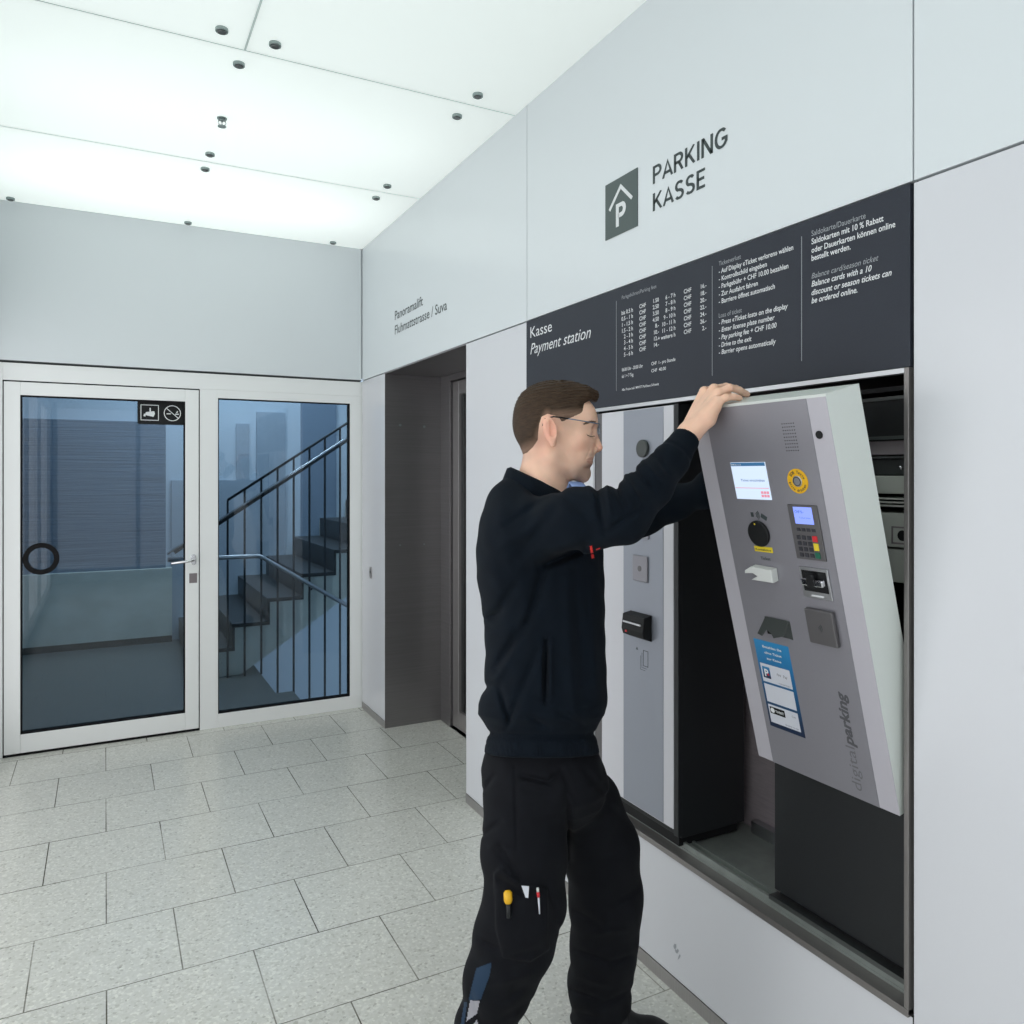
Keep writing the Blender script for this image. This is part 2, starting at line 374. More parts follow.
def stroke_text(mb, s, frame, x, y, cap, width, wt=0.158, track=0.10):
    O, ex, ey, en = frame; tot = sum(GL[c][0] + track for c in s) - track; kx = width / tot; cur = 0.0; hw = wt / 2
    for c in s:
        for ln in GL[c][1]:
            n_ = len(ln); ls, rs = [], []
            for i, p in enumerate(ln):
                def dr(a, b): d = (b[0] - a[0], b[1] - a[1]); m = math.hypot(*d) or 1; return d[0] / m, d[1] / m
                d1 = dr(ln[i - 1], p) if i else dr(p, ln[1]); d2 = dr(p, ln[i + 1]) if i < n_ - 1 else d1
                nx, ny = -(d1[1] + d2[1]), d1[0] + d2[0]; m = math.hypot(nx, ny) or 1; nx, ny = nx / m, ny / m
                k = min(2.2, 1 / max(0.3, nx * -d1[1] + ny * d1[0])) * hw
                ls.append((p[0] + nx * k, p[1] + ny * k)); rs.append((p[0] - nx * k, p[1] - ny * k))
            P = [O + ex * (x + (cur + q[0]) * kx) + ey * (y + min(max(q[1], 0), 1) * cap) + en * 0.0008 for q in ls + rs]
            mb.mesh(P, [(i, i + 1, n_ + i + 1, n_ + i) for i in range(n_ - 1)])
        cur += GL[c][0] + track
# ================================================================== THE SETTING
WX, BY, CH = 1.51, 5.03, 3.04           # right wall face, back wall face, ceiling
LX, RY = -0.66, -2.6
ob = MB().box(LX - 0.2, WX + 0.45, RY - 0.1, BY + 0.02, -0.12, 0.0).build('floor', M['floor']); tag(ob, kind='structure')
# --- right wall: dark backing with panels in front of it
wr = MB()
wr.box(WX + 0.016, WX + 0.05, 4.56, BY + 0.02, 0, 2.166).box(WX + 0.016, WX + 0.05, RY, BY + 0.02, 2.166, 3.46)
wr.box(WX + 0.016, WX + 0.05, 2.27, 3.352, 0, 2.166).box(WX + 0.016, WX + 0.05, 1.07, 2.27, 0, 0.40)
wr.box(WX + 0.016, WX + 0.05, 1.07, 2.27, 1.775, 2.166).box(WX + 0.016, WX + 0.05, RY, 1.07, 0, 2.166)
wall_r = wr.build('wall_right', M['backing']); tag(wall_r, kind='structure')
def panel(y0, y1, z0, z1, m): return MB().box(WX, WX + 0.016, y0, y1, z0, z1, 0.0008).build('wall_panel', m, wall_r)
panel(2.7585, BY - 0.002, 2.169, CH + 0.006, M['panel_up'])
panel(1.0635, 2.7545, 2.169, CH + 0.006, M['panel_up'])
panel(RY, 1.0595, 2.169, CH + 0.006, M['panel_up'])
panel(4.560, BY - 0.002, 0.045, 2.163, M['panel_low'])
panel(2.760, 3.353, 0.045, 2.163, M['panel_low'])
MB().mesh([(WX, 2.7585, 0.045), (WX, 2.268, 0.045), (WX, 2.268, 1.772), (WX, 2.7585, 1.772)], [(0, 1, 2, 3)]).build('wall_panel', M['panel_low'], wall_r)
MB().mesh([(WX, 2.268, 0.045), (WX, 1.0625, 0.045), (WX, 1.0625, 0.403), (WX, 2.268, 0.403)], [(0, 1, 2, 3)]).build('wall_panel', M['panel_low'], wall_r)
panel(RY, 1.060, 0.045, 2.163, M['panel_low'])
# scuff on the panel under the sill
sm = MB()
for k, (y, z, a, b) in enumerate([(1.835, 0.138, .010, .006), (1.822, .132, .007, .004), (1.815, .118, .012, .003), (1.829, .126, .005, .007)]):
    sm.prism([(a * math.cos(t * 1.05) * (1 + .3 * math.sin(3 * t + k)), b * math.sin(t * 1.05)) for t in range(6)], 0.0004,
             Matrix.Translation((WX - 0.0006, y, z)) @ Matrix.Rotation(math.pi / 2, 4, 'Y') @ Matrix.Rotation(.5, 4, 'Z'))
tag(sm.build('scuff_mark', mat('faint_scuff', (0.33, 0.35, 0.38), 0.6), wall_r), 'dark grey scuff near the floor')
bb = MB().box(WX - 0.001, WX + 0.014, 4.558, BY, 0, 0.042).box(WX - 0.001, WX + 0.014, 2.76, 3.355, 0, 0.042).box(WX - 0.001, WX + 0.014, RY, 2.757, 0, 0.042)
tag(bb.build('baseboard_right', M['steel']), kind='structure')
# --- ceiling: opal glass panes with joints, void above
cl = MB()
g = 0.004
Z0, Z1 = CH, CH + 0.012
ys = [(RY, -0.473), (-0.465, 0.645), (0.653, 1.750), (1.758, 2.862 - g), (2.862 + g, 3.965 - g), (3.965 + g, BY - 0.0004)]
for i, (a, b) in enumerate(ys):
    if i < 4: cl.box(LX, 0.436 - g, a, b, Z0, Z1, 0.0008).box(0.436 + g, WX - 0.0004, a, b, Z0, Z1, 0.0003)
    else: cl.box(LX, WX - 0.0004, a, b, Z0, Z1, 0.0003)
ceil = cl.build('ceiling', M['opal']); tag(ceil, kind='structure')
jt = MB()
for yy in (-0.469, 0.649, 1.754, 2.862, 3.965): jt.box(LX, WX, yy - 0.004, yy + 0.004, Z0 + 0.001, Z1)
jt.box(0.432, 0.440, RY, 2.858, Z0 + 0.001, Z1)
M['joint'] = mat('pale_green_joint', (0.62, 0.72, 0.69), 0.6)
tag(jt.build('trim_1', M['joint']), kind='structure')
vd = MB().box(LX - 0.05, WX + 0.05, RY - 0.05, BY + 0.1, 3.46, 3.5).box(LX - .05, LX, RY, BY, CH, 3.46).box(LX - .05, WX + .05, BY, BY + .05, CH, 3.46).box(LX - .05, WX + .05, RY - .05, RY, CH, 3.46)
M['void'] = mat('white_void_lining', (0.8, 0.82, 0.82), 0.8)
tag(vd.build('trim_2', M['void']), kind='structure')
# --- unseen left wall and end wall
wl = MB().box(LX - 0.05, LX, RY, BY + 0.1, 0, CH)
tag(wl.build('wall_left', M['panel_up']), kind='structure')
tag(MB().box(LX, WX, RY - 0.05, RY, 0, CH).build('wall_rear', M['panel_up']), kind='structure')
# added frames around the unseen fill lights, on the left and behind the camera
w2 = MB()
for yy in (-1.13, 0.37, 1.9, 3.4, 4.93): w2.box(LX, LX + 0.05, yy - 0.03, yy + 0.03, 0.1, 2.4, 0.002)
w2.box(LX, LX + 0.05, -1.16, 4.96, 0.06, 0.14, 0.002).box(LX, LX + 0.05, -1.16, 4.96, 2.36, 2.44, 0.002)
tag(w2.build('fill_frame_left', M['white_frame']), kind='structure')
w3 = MB()
for xx in (-0.62, 0.43, 1.47): w3.box(xx - 0.03, xx + 0.03, RY, RY + 0.08, 0.1, 2.6, 0.002)
w3.box(-0.65, 1.5, RY, RY + 0.08, 0.12, 0.2, 0.002).box(-0.65, 1.5, RY, RY + 0.08, 2.48, 2.56, 0.002)
tag(w3.build('fill_frame_rear', M['white_frame']), kind='structure')
# --- back wall: glass panel above, white frame with door and fixed window below
wb = MB().box(LX, WX - 0.001, BY + 0.016, BY + 0.12, 2.166, CH)
wall_b = wb.build('wall_back', M['backing']); tag(wall_b, kind='structure')
MB().box(LX, WX - 0.004, BY, BY + 0.016, 2.172, CH + 0.006, 0.0008).build('wall_panel', M['panel_up'], wall_b)
fr = MB()
FY0, FY1 = BY + 0.012, BY + 0.075
fr.box(LX, -0.495, FY0, FY1, 0, 2.160, 0.002)                       # left post
fr.box(-0.495, 1.524, FY0, FY1, 2.064, 2.160, 0.002)                  # head
fr.box(0.508, 0.612, FY0, FY1, 0.0, 2.064, 0.002)                   # middle post
fr.box(0.612, 1.524, FY0, FY1, 0.0, 0.084, 0.002)                   # foot of the window
fr.box(0.612, 1.524, FY0, FY1, 2.014, 2.064, 0.0)
fr.box(1.432, 1.524, FY0, FY1, 0.084, 2.014, 0.002)
win = fr.build('window_1', M['white_frame']); tag(win, kind='structure')
gk = MB()
for (x0, x1, z0, z1) in ((0.612, 1.432, 0.084, 0.089), (0.612, 1.432, 2.009, 2.014), (0.612, 0.617, 0.084, 2.014), (1.427, 1.432, 0.084, 2.014)):
    gk.box(x0, x1, FY0 + 0.004, FY1 - 0.004, z0, z1)
gk.build('glazing_gasket', M['rubber'], win)
MB().box(0.617, 1.427, BY + 0.038, BY + 0.046, 0.089, 2.009).build('window_glass', M['glass'], win)
dr = MB()
DY0, DY1 = BY + 0.006, BY + 0.066
dr.box(-0.489, -0.412, DY0, DY1, 0.016, 2.056, 0.003).box(0.426, 0.502, DY0, DY1, 0.016, 2.056, 0.003)
dr.box(-0.412, 0.426, DY0, DY1, 1.984, 2.056, 0.003).box(-0.412, 0.426, DY0, DY1, 0.016, 0.118, 0.003)
door = dr.build('door_1', M['white_frame']); tag(door, kind='structure')
gk = MB()
for (x0, x1, z0, z1) in ((-0.412, 0.426, 0.118, 0.124), (-0.412, 0.426, 1.978, 1.984), (-0.412, -0.406, 0.118, 1.984), (0.420, 0.426, 0.118, 1.984)):
    gk.box(x0, x1, DY0 + 0.004, DY1 - 0.004, z0, z1)
gk.build('glazing_gasket', M['rubber'], door)
MB().box(-0.406, 0.420, BY + 0.034, BY + 0.042, 0.124, 1.978).build('door_glass', M['glass'], door)
sl = MB().box(-0.495, -0.489, FY0 + .01, FY1, 0.016, 2.064).box(0.502, 0.508, FY0 + .01, FY1, 0.016, 2.064).box(-0.495, 0.508, FY0 + .01, FY1, 2.056, 2.064).box(-0.495, 0.508, FY0 + 0.004, FY1, 0.0, 0.012)
sl.build('door_seal', M['rubber'], door)
# lever handle, lock plate
hd = MB()
hd.prism(rrect(0.030, 0.062, 0.0145, 6), 0.009, Matrix.Translation((0.470, DY0, 1.036)) @ Matrix.Rotation(math.pi / 2, 4, 'X'), 0.002)
hd.tube([(0.470, DY0 - 0.008, 1.036), (0.470, DY0 - 0.045, 1.036), (0.463, DY0 - 0.052, 1.035), (0.440, DY0 - 0.054, 1.032), (0.345, DY0 - 0.054, 1.024)], 0.0085, 12)
tag(hd.build('door_handle', M['chrome'], door), 'chrome lever handle')
MB().box(0.448, 0.492, DY0 - 0.002, DY0, 0.895, 0.953, 0.0008).build('lock_plate', M['mauve'], door)
pr = MB().ring((-0.315, BY + 0.034, 1.078), (0, -1, 0), 0.088, 0.062, 0.016, 48)
tag(pr.build('ring_pull', M['rubber'], door), 'black ring on the glass')
st = MB(); fy = BY + 0.0335
st.prism(rrect(0.255, 0.138, 0.012), 0.0012, Matrix.Translation((0.296, fy, 1.912)) @ Matrix.Rotation(math.pi / 2, 4, 'X'))
stk = st.build('warning_sticker', M['black'], door); tag(stk, 'black sticker with camera and no smoking pictograms')
pc = MB(); fz = fy - 0.0018
def yb(pts, y=fz, t=0.0006): pc.prism(pts, t, Matrix.Translation((0, y, 0)) @ Matrix.Rotation(math.pi / 2, 4, 'X'))
for (a, b, c_, d_) in ((.185, .283, 1.866, 1.870), (.185, .283, 1.955, 1.959), (.185, .189, 1.866, 1.959), (.279, .283, 1.866, 1.959)):
    yb([(a, c_), (b, c_), (b, d_), (a, d_)])
yb([(.207, 1.898), (.254, 1.888), (.262, 1.905), (.258, 1.922), (.214, 1.915)]); yb([(.233, 1.915), (.240, 1.915), (.240, 1.940), (.233, 1.940)])
yb([(.200, 1.890), (.211, 1.889), (.213, 1.905), (.203, 1.905)])
pc.ring((0.357, fz + 0.0006, 1.913), (0, -1, 0), 0.047, 0.0425, 0.0006, 40)
a45 = math.radians(-42)
yb([(0.357 + x * math.cos(a45) - z * math.sin(a45), 1.913 + x * math.sin(a45) + z * math.cos(a45)) for x, z in ((-.044, -.002), (.044, -.002), (.044, .002), (-.044, .002))])
yb([(.325, 1.906), (.348, 1.906), (.348, 1.912), (.325, 1.912)]); yb([(.372, 1.905), (.392, 1.905), (.392, 1.911), (.372, 1.911)]); yb([(.377, 1.915), (.383, 1.914), (.388, 1.925), (.383, 1.928)])
pc.build('pictogram', M['letter_white'], stk)

# --- lift recess in the right wall
RX, RY0, RY1 = 1.875, 3.355, 4.557
rc_ = MB().box(WX + 0.001, RX + 0.16, RY1, RY1 + 0.02, 0, 2.18).box(WX + 0.001, RX + 0.16, RY0 - 0.015, RY0, 0, 2.18)
rc_.box(WX + 0.001, RX + 0.16, RY0, RY1, 2.160, 2.18)
tag(rc_.build('trim_3', M['steel_lift']), kind='structure')
tag(MB().box(RX, RX + 0.5, 3.3, 4.62, -0.12, 0.0).build('trim_4', M['steel_dark']), kind='structure')
sc = MB()
for x, z in ((1.608, 1.851), (1.765, 1.845)): sc.cyl((x, RY1 - 0.003, z), (0, 1, 0), 0.008, 0.004, 16)
for x, z in ((1.608, 1.113), (1.765, 1.112)): sc.cyl((x, RY1 - 0.002, z), (0, 1, 0), 0.005, 0.003, 12)
o_ = sc.build('recess_screw', M['screw_grey']); o_.name = 'trim_5'; tag(o_, kind='structure')
lf = MB().box(RX, RX + 0.05, 4.405, RY1, 0, 2.16, 0.002).box(RX, RX + 0.05, RY0, 4.405, 2.120, 2.16, 0.002).box(RX, RX + 0.05, RY0, RY0 + 0.10, 0, 2.12, 0.002)
lift = lf.build('door_2', M['steel_lift']); tag(lift, kind='structure')
le = MB().box(RX + 0.012, RX + 0.05, 4.300, 4.392, 0.012, 2.112, 0.003).box(RX + 0.012, RX + 0.05, 3.50, 4.300, 0.012, 0.12, 0.003).box(RX + 0.012, RX + 0.05, 3.50, 4.300, 2.03, 2.112, 0.003).box(RX + 0.012, RX + 0.05, 3.456, 3.54, 0.012, 2.112, 0.003)
le.build('door_leaf', M['steel'], lift)
MB().box(RX + 0.03, RX + 0.036, 3.53, 4.305, 0.115, 2.035).build('door_glass', M['lift_glass'], lift)
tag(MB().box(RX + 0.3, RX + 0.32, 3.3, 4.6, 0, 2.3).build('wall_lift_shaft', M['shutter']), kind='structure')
# key switch on the narrow panel beside the lift
ks = MB().prism(rrect(0.046, 0.076, 0.022, 6), 0.005, Matrix.Translation((WX, 4.835, 0.918)) @ Matrix.Rotation(-math.pi / 2, 4, 'Y') @ Matrix.Rotation(math.pi / 2, 4, 'Z'), 0.001)
kso = empty('key_switch', (WX, 4.835, 0.918)); tag(kso, 'small oval steel key switch on the narrow white panel beside the lift', 'switch')
ks.build('switch_plate', M['steel'], kso)
MB().cyl((WX - 0.004, 4.835, 0.922), (-1, 0, 0), 0.009, 0.003, 16).build('key_cylinder', M['steel_dark'], kso)

M['hall_dark'] = mat('slate_blue_rect', (0.20, 0.26, 0.34), 0.6)
M['hall_dim'] = mat('blue_grey_rect', (0.33, 0.39, 0.46), 0.7)
# --- stair hall behind the glass
HY = 7.95
tag(MB().box(-3.0, 1.07, 6.25, HY, -0.1, 0.0).box(-3.0, 1.07, 5.65, 6.25, -0.1, 0).box(-3.0, 1.19, BY + 0.02, 5.65, -0.1, 0).build('floor_stair_hall', M['terrazzo_dark']), kind='structure')
hb = MB().box(-3.0, 4.5, HY, HY + 0.1, -3.0, 3.7)
hw = hb.build('wall_stair_hall', M['hall_white']); tag(hw, kind='structure')
tag(MB().box(4.4, 4.5, 5.1, HY, -3, 3.7).box(-3.1, -3.0, 5.1, HY, 0, 3.7).build('wall_stair_side', M['hall_white']), kind='structure')
tag(MB().box(-3.0, 4.5, BY + 0.1, HY, 3.62, 3.7).build('ceiling_stair_hall', M['hall_white']), kind='structure')
tag(MB().box(WX + 0.06, 4.5, BY + 0.1, BY + 0.16, -3, 3.7).box(-3.0, LX, BY + 0.1, BY + 0.16, 0, 3.7).box(LX, WX + .06, BY + 0.12, BY + 0.16, 2.2, 3.7).build('wall_hall_front', M['hall_white']), kind='structure')
# boarded dark upper part, pale parapet below it
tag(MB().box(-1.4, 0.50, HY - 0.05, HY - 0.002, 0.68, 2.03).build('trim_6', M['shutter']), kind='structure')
tag(MB().box(-3.0, 0.55, HY - 0.12, HY - 0.002, 0.06, 0.68).build('trim_7', M['concrete']), kind='structure')
tag(MB().box(-3.0, 0.55, HY - 0.115, HY - 0.002, 0.0, 0.06).build('baseboard_hall', M['iron']), kind='structure')
# darker rectangles set on the far wall
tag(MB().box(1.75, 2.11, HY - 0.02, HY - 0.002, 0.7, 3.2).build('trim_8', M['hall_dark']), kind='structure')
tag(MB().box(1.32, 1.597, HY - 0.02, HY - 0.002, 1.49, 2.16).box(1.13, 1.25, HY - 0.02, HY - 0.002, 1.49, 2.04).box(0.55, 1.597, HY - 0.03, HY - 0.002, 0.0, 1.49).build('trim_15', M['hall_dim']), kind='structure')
# flight of stairs going up to the right
stair = empty('staircase', (0.62, 6.9, 0)); tag(stair, 'concrete staircase with dark terrazzo steps rising to the right behind the window', 'stairs')
X0, TR, RI = 0.885 - 0.262, 0.262, 0.178
nst = 12
pts = [(X0, 0.0)]
for k in range(nst):
    pts += [(X0 + TR * k, 0.012 + RI * (k + 1)), (X0 + TR * (k + 1), 0.012 + RI * (k + 1))]
pts += [(X0 + TR * nst, 0.012 + RI * nst - 0.30), (0.93, 0.0)]
sidem = Matrix(((1, 0, 0, 0), (0, 0, -1, HY - 0.03), (0, 1, 0, 0), (0, 0, 0, 1)))
MB().prism(pts, HY - 0.03 - 6.30, sidem).build('flight', M['concrete'], stair)
for k in range(nst):
    x, z = X0 + TR * k, 0.012 + RI * (k + 1)
    q = MB().box(x - 0.02, x + TR + 0.0, 6.285, HY - 0.125, z - 0.0, z + 0.03, 0.003).box(x - 0.018, x - 0.001, 6.285, HY - 0.125, z - RI + 0.03, z)
    q.build('step', M['tread'], stair)
# railing of the flight
rail = empty('stair_railing', (0.83, 6.24, 0)); tag(rail, 'black iron stair railing with thin upright bars and a grey handrail behind the window', 'railing')
zr = lambda x: 1.351 + (x - 0.826) * 0.665
for k in range(14):
    x = 0.826 + 0.1235 * k
    zb = 0.0 if k < 3 else -0.25
    MB().box(x - 0.007, x + 0.007, 6.235, 6.25, zb, zr(x)).build('baluster', M['iron'], rail)
MB().tube([(0.826, 6.243, zr(0.826)), (2.45, 6.243, zr(2.45))], 0.010, 8).build('top_rail', M['iron'], rail)
MB().tube([(0.45, 6.21, zr(0.45) - 0.128), (2.45, 6.21, zr(2.45) - 0.138)], 0.014, 10).build('lower_rail', M['iron'], rail)
tag(MB().tube([(0.40, 6.17, zr(0.40) - 0.10), (2.45, 6.17, zr(2.45) - 0.115)], 0.008, 8).build('handrail', M['chrome'], rail), 'bright steel handrail')
MB().tube([(0.40, 6.14, 0.93), (1.04, 6.14, 0.925), (1.07, 6.14, 0.91), (1.80, 6.14, 0.445), (2.6, 6.14, -0.09)], 0.017, 10).build('lower_handrail', M['alu'], rail)
for x in (0.70, 1.45): MB().tube([(x, 6.14, 0.93 if x < 1.05 else 0.665), (x, 6.2, 0.90 if x < 1.05 else 0.635), (x, 6.24, 0.90 if x < 1.05 else 0.635)], 0.006, 8).build('rail_bracket', M['iron'], rail)
# far pillar and dark box on the flight
tag(MB().box(3.45, 3.75, 7.0, 7.3, 0, 3.62).build('trim_9', M['hall_white']), kind='structure')

# ================================================================== CEILING FITTINGS
spots = [(.346, 2.755), (.521, 2.763), (.430, 2.958), (.432, 3.852), (.432, 4.050), (1.295, 2.765), (1.295, 2.967), (1.290, 3.853), (1.292, 4.047), (-.452, 4.972), (.435, 4.964), (1.297, 4.958)]
labs = ['round metal glass fixing left of the short ceiling joint, before the long joint', 'round metal glass fixing right of the short ceiling joint', 'round metal glass fixing just beyond the end of the short ceiling joint',
        'round metal glass fixing behind the sprinkler, on the near side of the far joint', 'round metal glass fixing behind the sprinkler, on the far side of the far joint',
        'round metal glass fixing by the right wall, nearest to the camera', 'round metal glass fixing by the right wall, just beyond the near long joint',
        'round metal glass fixing by the right wall, just before the far joint', 'round metal glass fixing by the right wall, just beyond the far joint',
        'round metal glass fixing at the left end of the row along the back wall', 'round metal glass fixing in the middle of the row along the back wall', 'round metal glass fixing in the corner above the narrow lift panel']
proto = None
for (x, y), lb in zip(spots, labs):
    if proto is None:
        e = empty('ceiling_fixing', (x, y, CH)); proto = e
        MB().cyl((x, y, CH), (0, 0, -1), 0.021, 0.012, 24, bev=0.002).build('clamp_disc', M['screw_grey'], e)
        MB().cyl((x, y, CH - 0.012), (0, 0, -1), 0.0155, 0.004, 20, 0.012).build('screw_head', M['steel_dark'], e)
    else:
        e = proto.copy(); COL.objects.link(e); e.location = (x, y, CH)
        for ch in [c for c in proto.children]:
            n = ch.copy(); COL.objects.link(n); n.parent = e; n.matrix_parent_inverse = ch.matrix_parent_inverse.copy()
    tag(e, lb, 'fixing', 'round fixings of the glass ceiling')
sp = empty('sprinkler', (0.434, 3.448, CH)); tag(sp, 'small chrome sprinkler head hanging from the glass ceiling', 'sprinkler')
MB().cyl((0.434, 3.448, CH), (0, 0, -1), 0.020, 0.004, 24).cyl((0.434, 3.448, CH - 0.004), (0, 0, -1), 0.010, 0.008, 16).build('sprinkler_base', M['screw_grey'], sp)
MB().tube([(0.423, 3.448, CH - 0.010), (0.418, 3.448, CH - 0.020), (0.424, 3.448, CH - 0.030), (0.432, 3.448, CH - 0.034)], 0.0025, 8).tube([(0.445, 3.448, CH - 0.010), (0.450, 3.448, CH - 0.020), (0.444, 3.448, CH - 0.030), (0.436, 3.448, CH - 0.034)], 0.0025, 8).build('yoke', M['chrome'], sp)
MB().cyl((0.434, 3.448, CH - 0.034), (0, 0, -1), 0.017, 0.003, 20).build('deflector', M['screw_grey'], sp)
MB().cyl((0.434, 3.448, CH - 0.012), (0, 0, -1), 0.003, 0.021, 10).build('glass_bulb', M['chrome'], sp)

# ================================================================== SIGNS ON THE RIGHT WALL
WALLF = (Vector((WX, 0, 0)), Vector((0, -1, 0)), Vector((0, 0, 1)), Vector((-1, 0, 0)))
ps = empty('parking_sign', (WX, 2.107, 2.343)); tag(ps, 'square grey green sign with a white letter P under a roof', 'sign')
MB().box(WX - 0.003, WX, 2.017, 2.197, 2.343, 2.530, 0.0005).build('sign_plate', M['sign_green'], ps)
pp = MB(); PF = (Vector((WX - 0.003, 0, 0)), WALLF[1], WALLF[2], WALLF[3])
stroke_text(pp, 'P', PF, -2.131, 2.370, 0.076, 0.050, 0.20)
rm = Matrix(((0, 0, -1, WX - 0.003), (-1, 0, 0, 2.107), (0, 1, 0, 2.343), (0, 0, 0, 1)))
pp.prism([(-.068, .098), (-.060, .090), (0.0, .148), (.058, .094), (.066, .102), (0.0, .164)][::-1], 0.001, rm)
pp.build('pictogram', M['letter_white'], ps)
pl = MB()
stroke_text(pl, 'PARKING', WALLF, -1.940, 2.450, 0.0555, 0.327)
tag(pl.build('wall_lettering', M['letter_dark']), 'dark capital lettering PARKING on the upper wall beside the square sign', 'lettering')
pl = MB()
stroke_text(pl, 'KASSE', WALLF, -1.940, 2.3655, 0.0555, 0.240)
tag(pl.build('wall_lettering', M['letter_dark']), 'dark capital lettering KASSE on the upper wall, beneath the word PARKING', 'lettering')
pl = MB()
def wall_text(mb, s, uL, vB, uR, cap_px, bold=0.0, shear=0.0, fr=WALLF):
    X = fr[0].x
    y0, z0, d0 = on_x(uL, vB, X); y1, _, _ = on_x(uR, vB, X)
    text_on(mb, s, fr, -y0, z0, cap_px * d0 / F, y0 - y1, bold, shear)
wall_text(pl, 'Panoramalift', 395, 320, 423, 8.6, 0.008)
tag(pl.build('wall_lettering', M['letter_dark']), 'small dark lettering Panoramalift above the lift recess', 'lettering')
pl = MB(); wall_text(pl, 'Fluhmattstrasse / Suva', 395, 334.5, 447, 8.6, 0.008)
tag(pl.build('wall_lettering', M['letter_dark']), 'small dark lettering Fluhmattstrasse Suva, the lower line above the lift recess', 'lettering')
# information board
ib = empty('information_board', (WX, 1.91, 1.776)); tag(ib, 'long dark slate fare board headed Kasse Payment station above the machines', 'board')
MB().box(WX - 0.003, WX + 0.014, 1.0665, 2.7555, 1.7775, 2.1645, 0.0008).build('board_panel', M['board'], ib)
BF = (Vector((WX - 0.003, 0, 0)), WALLF[1], WALLF[2], WALLF[3])
t = MB(); wall_text(t, 'Kasse', 530.5, 338, 552, 10.5, 0.0, fr=BF); t.build('heading', M['letter_white'], ib); t = MB(); wall_text(t, 'Payment station', 530.5, 354.5, 591, 10.5, 0.0, 0.3, fr=BF); t.build('heading', M['letter_white'], ib)
for (u, v0, v1) in ((616.4, 301, 391), (712.3, 266, 375.8), (801.7, 236.5, 361)):
    y, za, _ = on_x(u, v0, WX - 0.003); _, zb, _ = on_x(u, v1, WX - 0.003)
    MB().box(WX - 0.0036, WX - 0.003, y - 0.0007, y + 0.0007, zb, za).build('divider_line', M['letter_dim'], ib)
for args, sh_ in ((('Parkgebühren/Parking fees', 622, 299.5, 656.5, 3.6), 0), (('Ticketverlust', 719, 266, 741, 4.4), 0), (('Loss of ticket', 719, 318, 742, 4.4), 0), (('Saldokarte/Dauerkarte', 811.7, 236.3, 865.8, 5.3), 0), (('Balance card/season ticket', 811.7, 278.8, 878.7, 5.3), 0.3)):
    t = MB(); wall_text(t, *args, 0.0, sh_, fr=BF); t.build('column_title', M['letter_dim'], ib)
t = MB()
def col(rows, uL, v0, dv, uR=None, cap=4.0, right=None):
    t = MB()
    y0, z0, d0 = on_x(uL, v0, WX - 0.003); _, z1, _ = on_x(uL, v0 + dv, WX - 0.003)
    for i, s in enumerate(rows):
        if s is None: continue
        if right: 
            yr = on_x(right, v0, WX - 0.003)[0]; text_on(t, s, BF, -yr, z0 + (z1 - z0) * i, cap * d0 / F * 0.97, None, 0.012, 0, 'r')
        else: text_on(t, s, BF, -y0, z0 + (z1 - z0) * i, cap * d0 / F * 0.97, None, 0.012, 0, 'l')
    t.build('fare_column', M['letter_white'], ib)
col(['bis 0.5 h', '0.5 - 1 h', '1 - 1.5 h', '1.5 - 2 h', '2 - 3 h', '3 - 4 h', '4 - 5 h', '5 - 6 h'], 622, 315, 6.02, right=633, cap=4.0)
col(['CHF'] * 8, 639.5, 308.6, 6.15, cap=4.0)
col(['1.50', '2.50', '3.50', '4.50', '8.-', '10.-', '12.-', '14.-'], 652, 303.5, 6.3, right=659, cap=4.0)
col(['6 - 7 h', '7 - 8 h', '8 - 9 h', '9 - 10 h', '10 - 11 h', '11 - 12 h', '+ weitere h'], 665, 299.8, 6.5, right=675.5, cap=4.1)
col(['CHF'] * 7, 684, 293.8, 6.75, cap=4.2)
col(['16.-', '18.-', '20.-', '22.-', '24.-', '26.-', '2.-'], 700, 289.0, 7.0, right=706.5, cap=4.2)
wall_text(t, '06:00 Uhr - 20:00 Uhr', 622, 371.5, 643, 3.2, .01, fr=BF); wall_text(t, 'ab 1 + 7 Tag', 622, 378, 633.5, 3.2, .01, fr=BF)
t.build('day_range', M['letter_white'], ib); t = MB(); wall_text(t, 'CHF  1.- pro Stunde', 651.5, 365.5, 675.5, 3.2, .01, fr=BF); wall_text(t, 'CHF  40.00', 651.5, 372.5, 666, 3.2, .01, fr=BF)
t.build('day_fare', M['letter_white'], ib); t = MB(); wall_text(t, 'Alle Preise inkl. MWST Parkhaus Schweiz', 622, 391, 659, 2.3, .01, fr=BF)
t.build('tax_note', M['letter_white'], ib)
t = MB()
for s, v, r in (('- Auf Display «Ticket verloren» wählen', 273.9, 793.4), ('- Kontrollschild eingeben', 281.4, 767), ('- Parkgebühr + CHF 10.00 bezahlen', 289, 788.5), ('- Zur Ausfahrt fahren', 296.6, 758), ('- Barriere öffnet automatisch', 304, 775),
                ('- Press «Ticket lost» on the display', 325, 788), ('- Enter license plate number', 332.5, 774.8), ('- Pay parking fee + CHF 10.00', 340, 776.7), ('- Drive to the exit', 347.6, 751.6), ('- Barrier opens automatically', 354.7, 776)):
    if v == 325: t.build('lost_ticket_text', M['letter_white'], ib); t = MB()
    wall_text(t, s, 719, v, r, 4.6, 0.012, 0.15 if v > 310 else 0, fr=BF)
t.build('lost_ticket_text', M['letter_white'], ib)
t = MB()
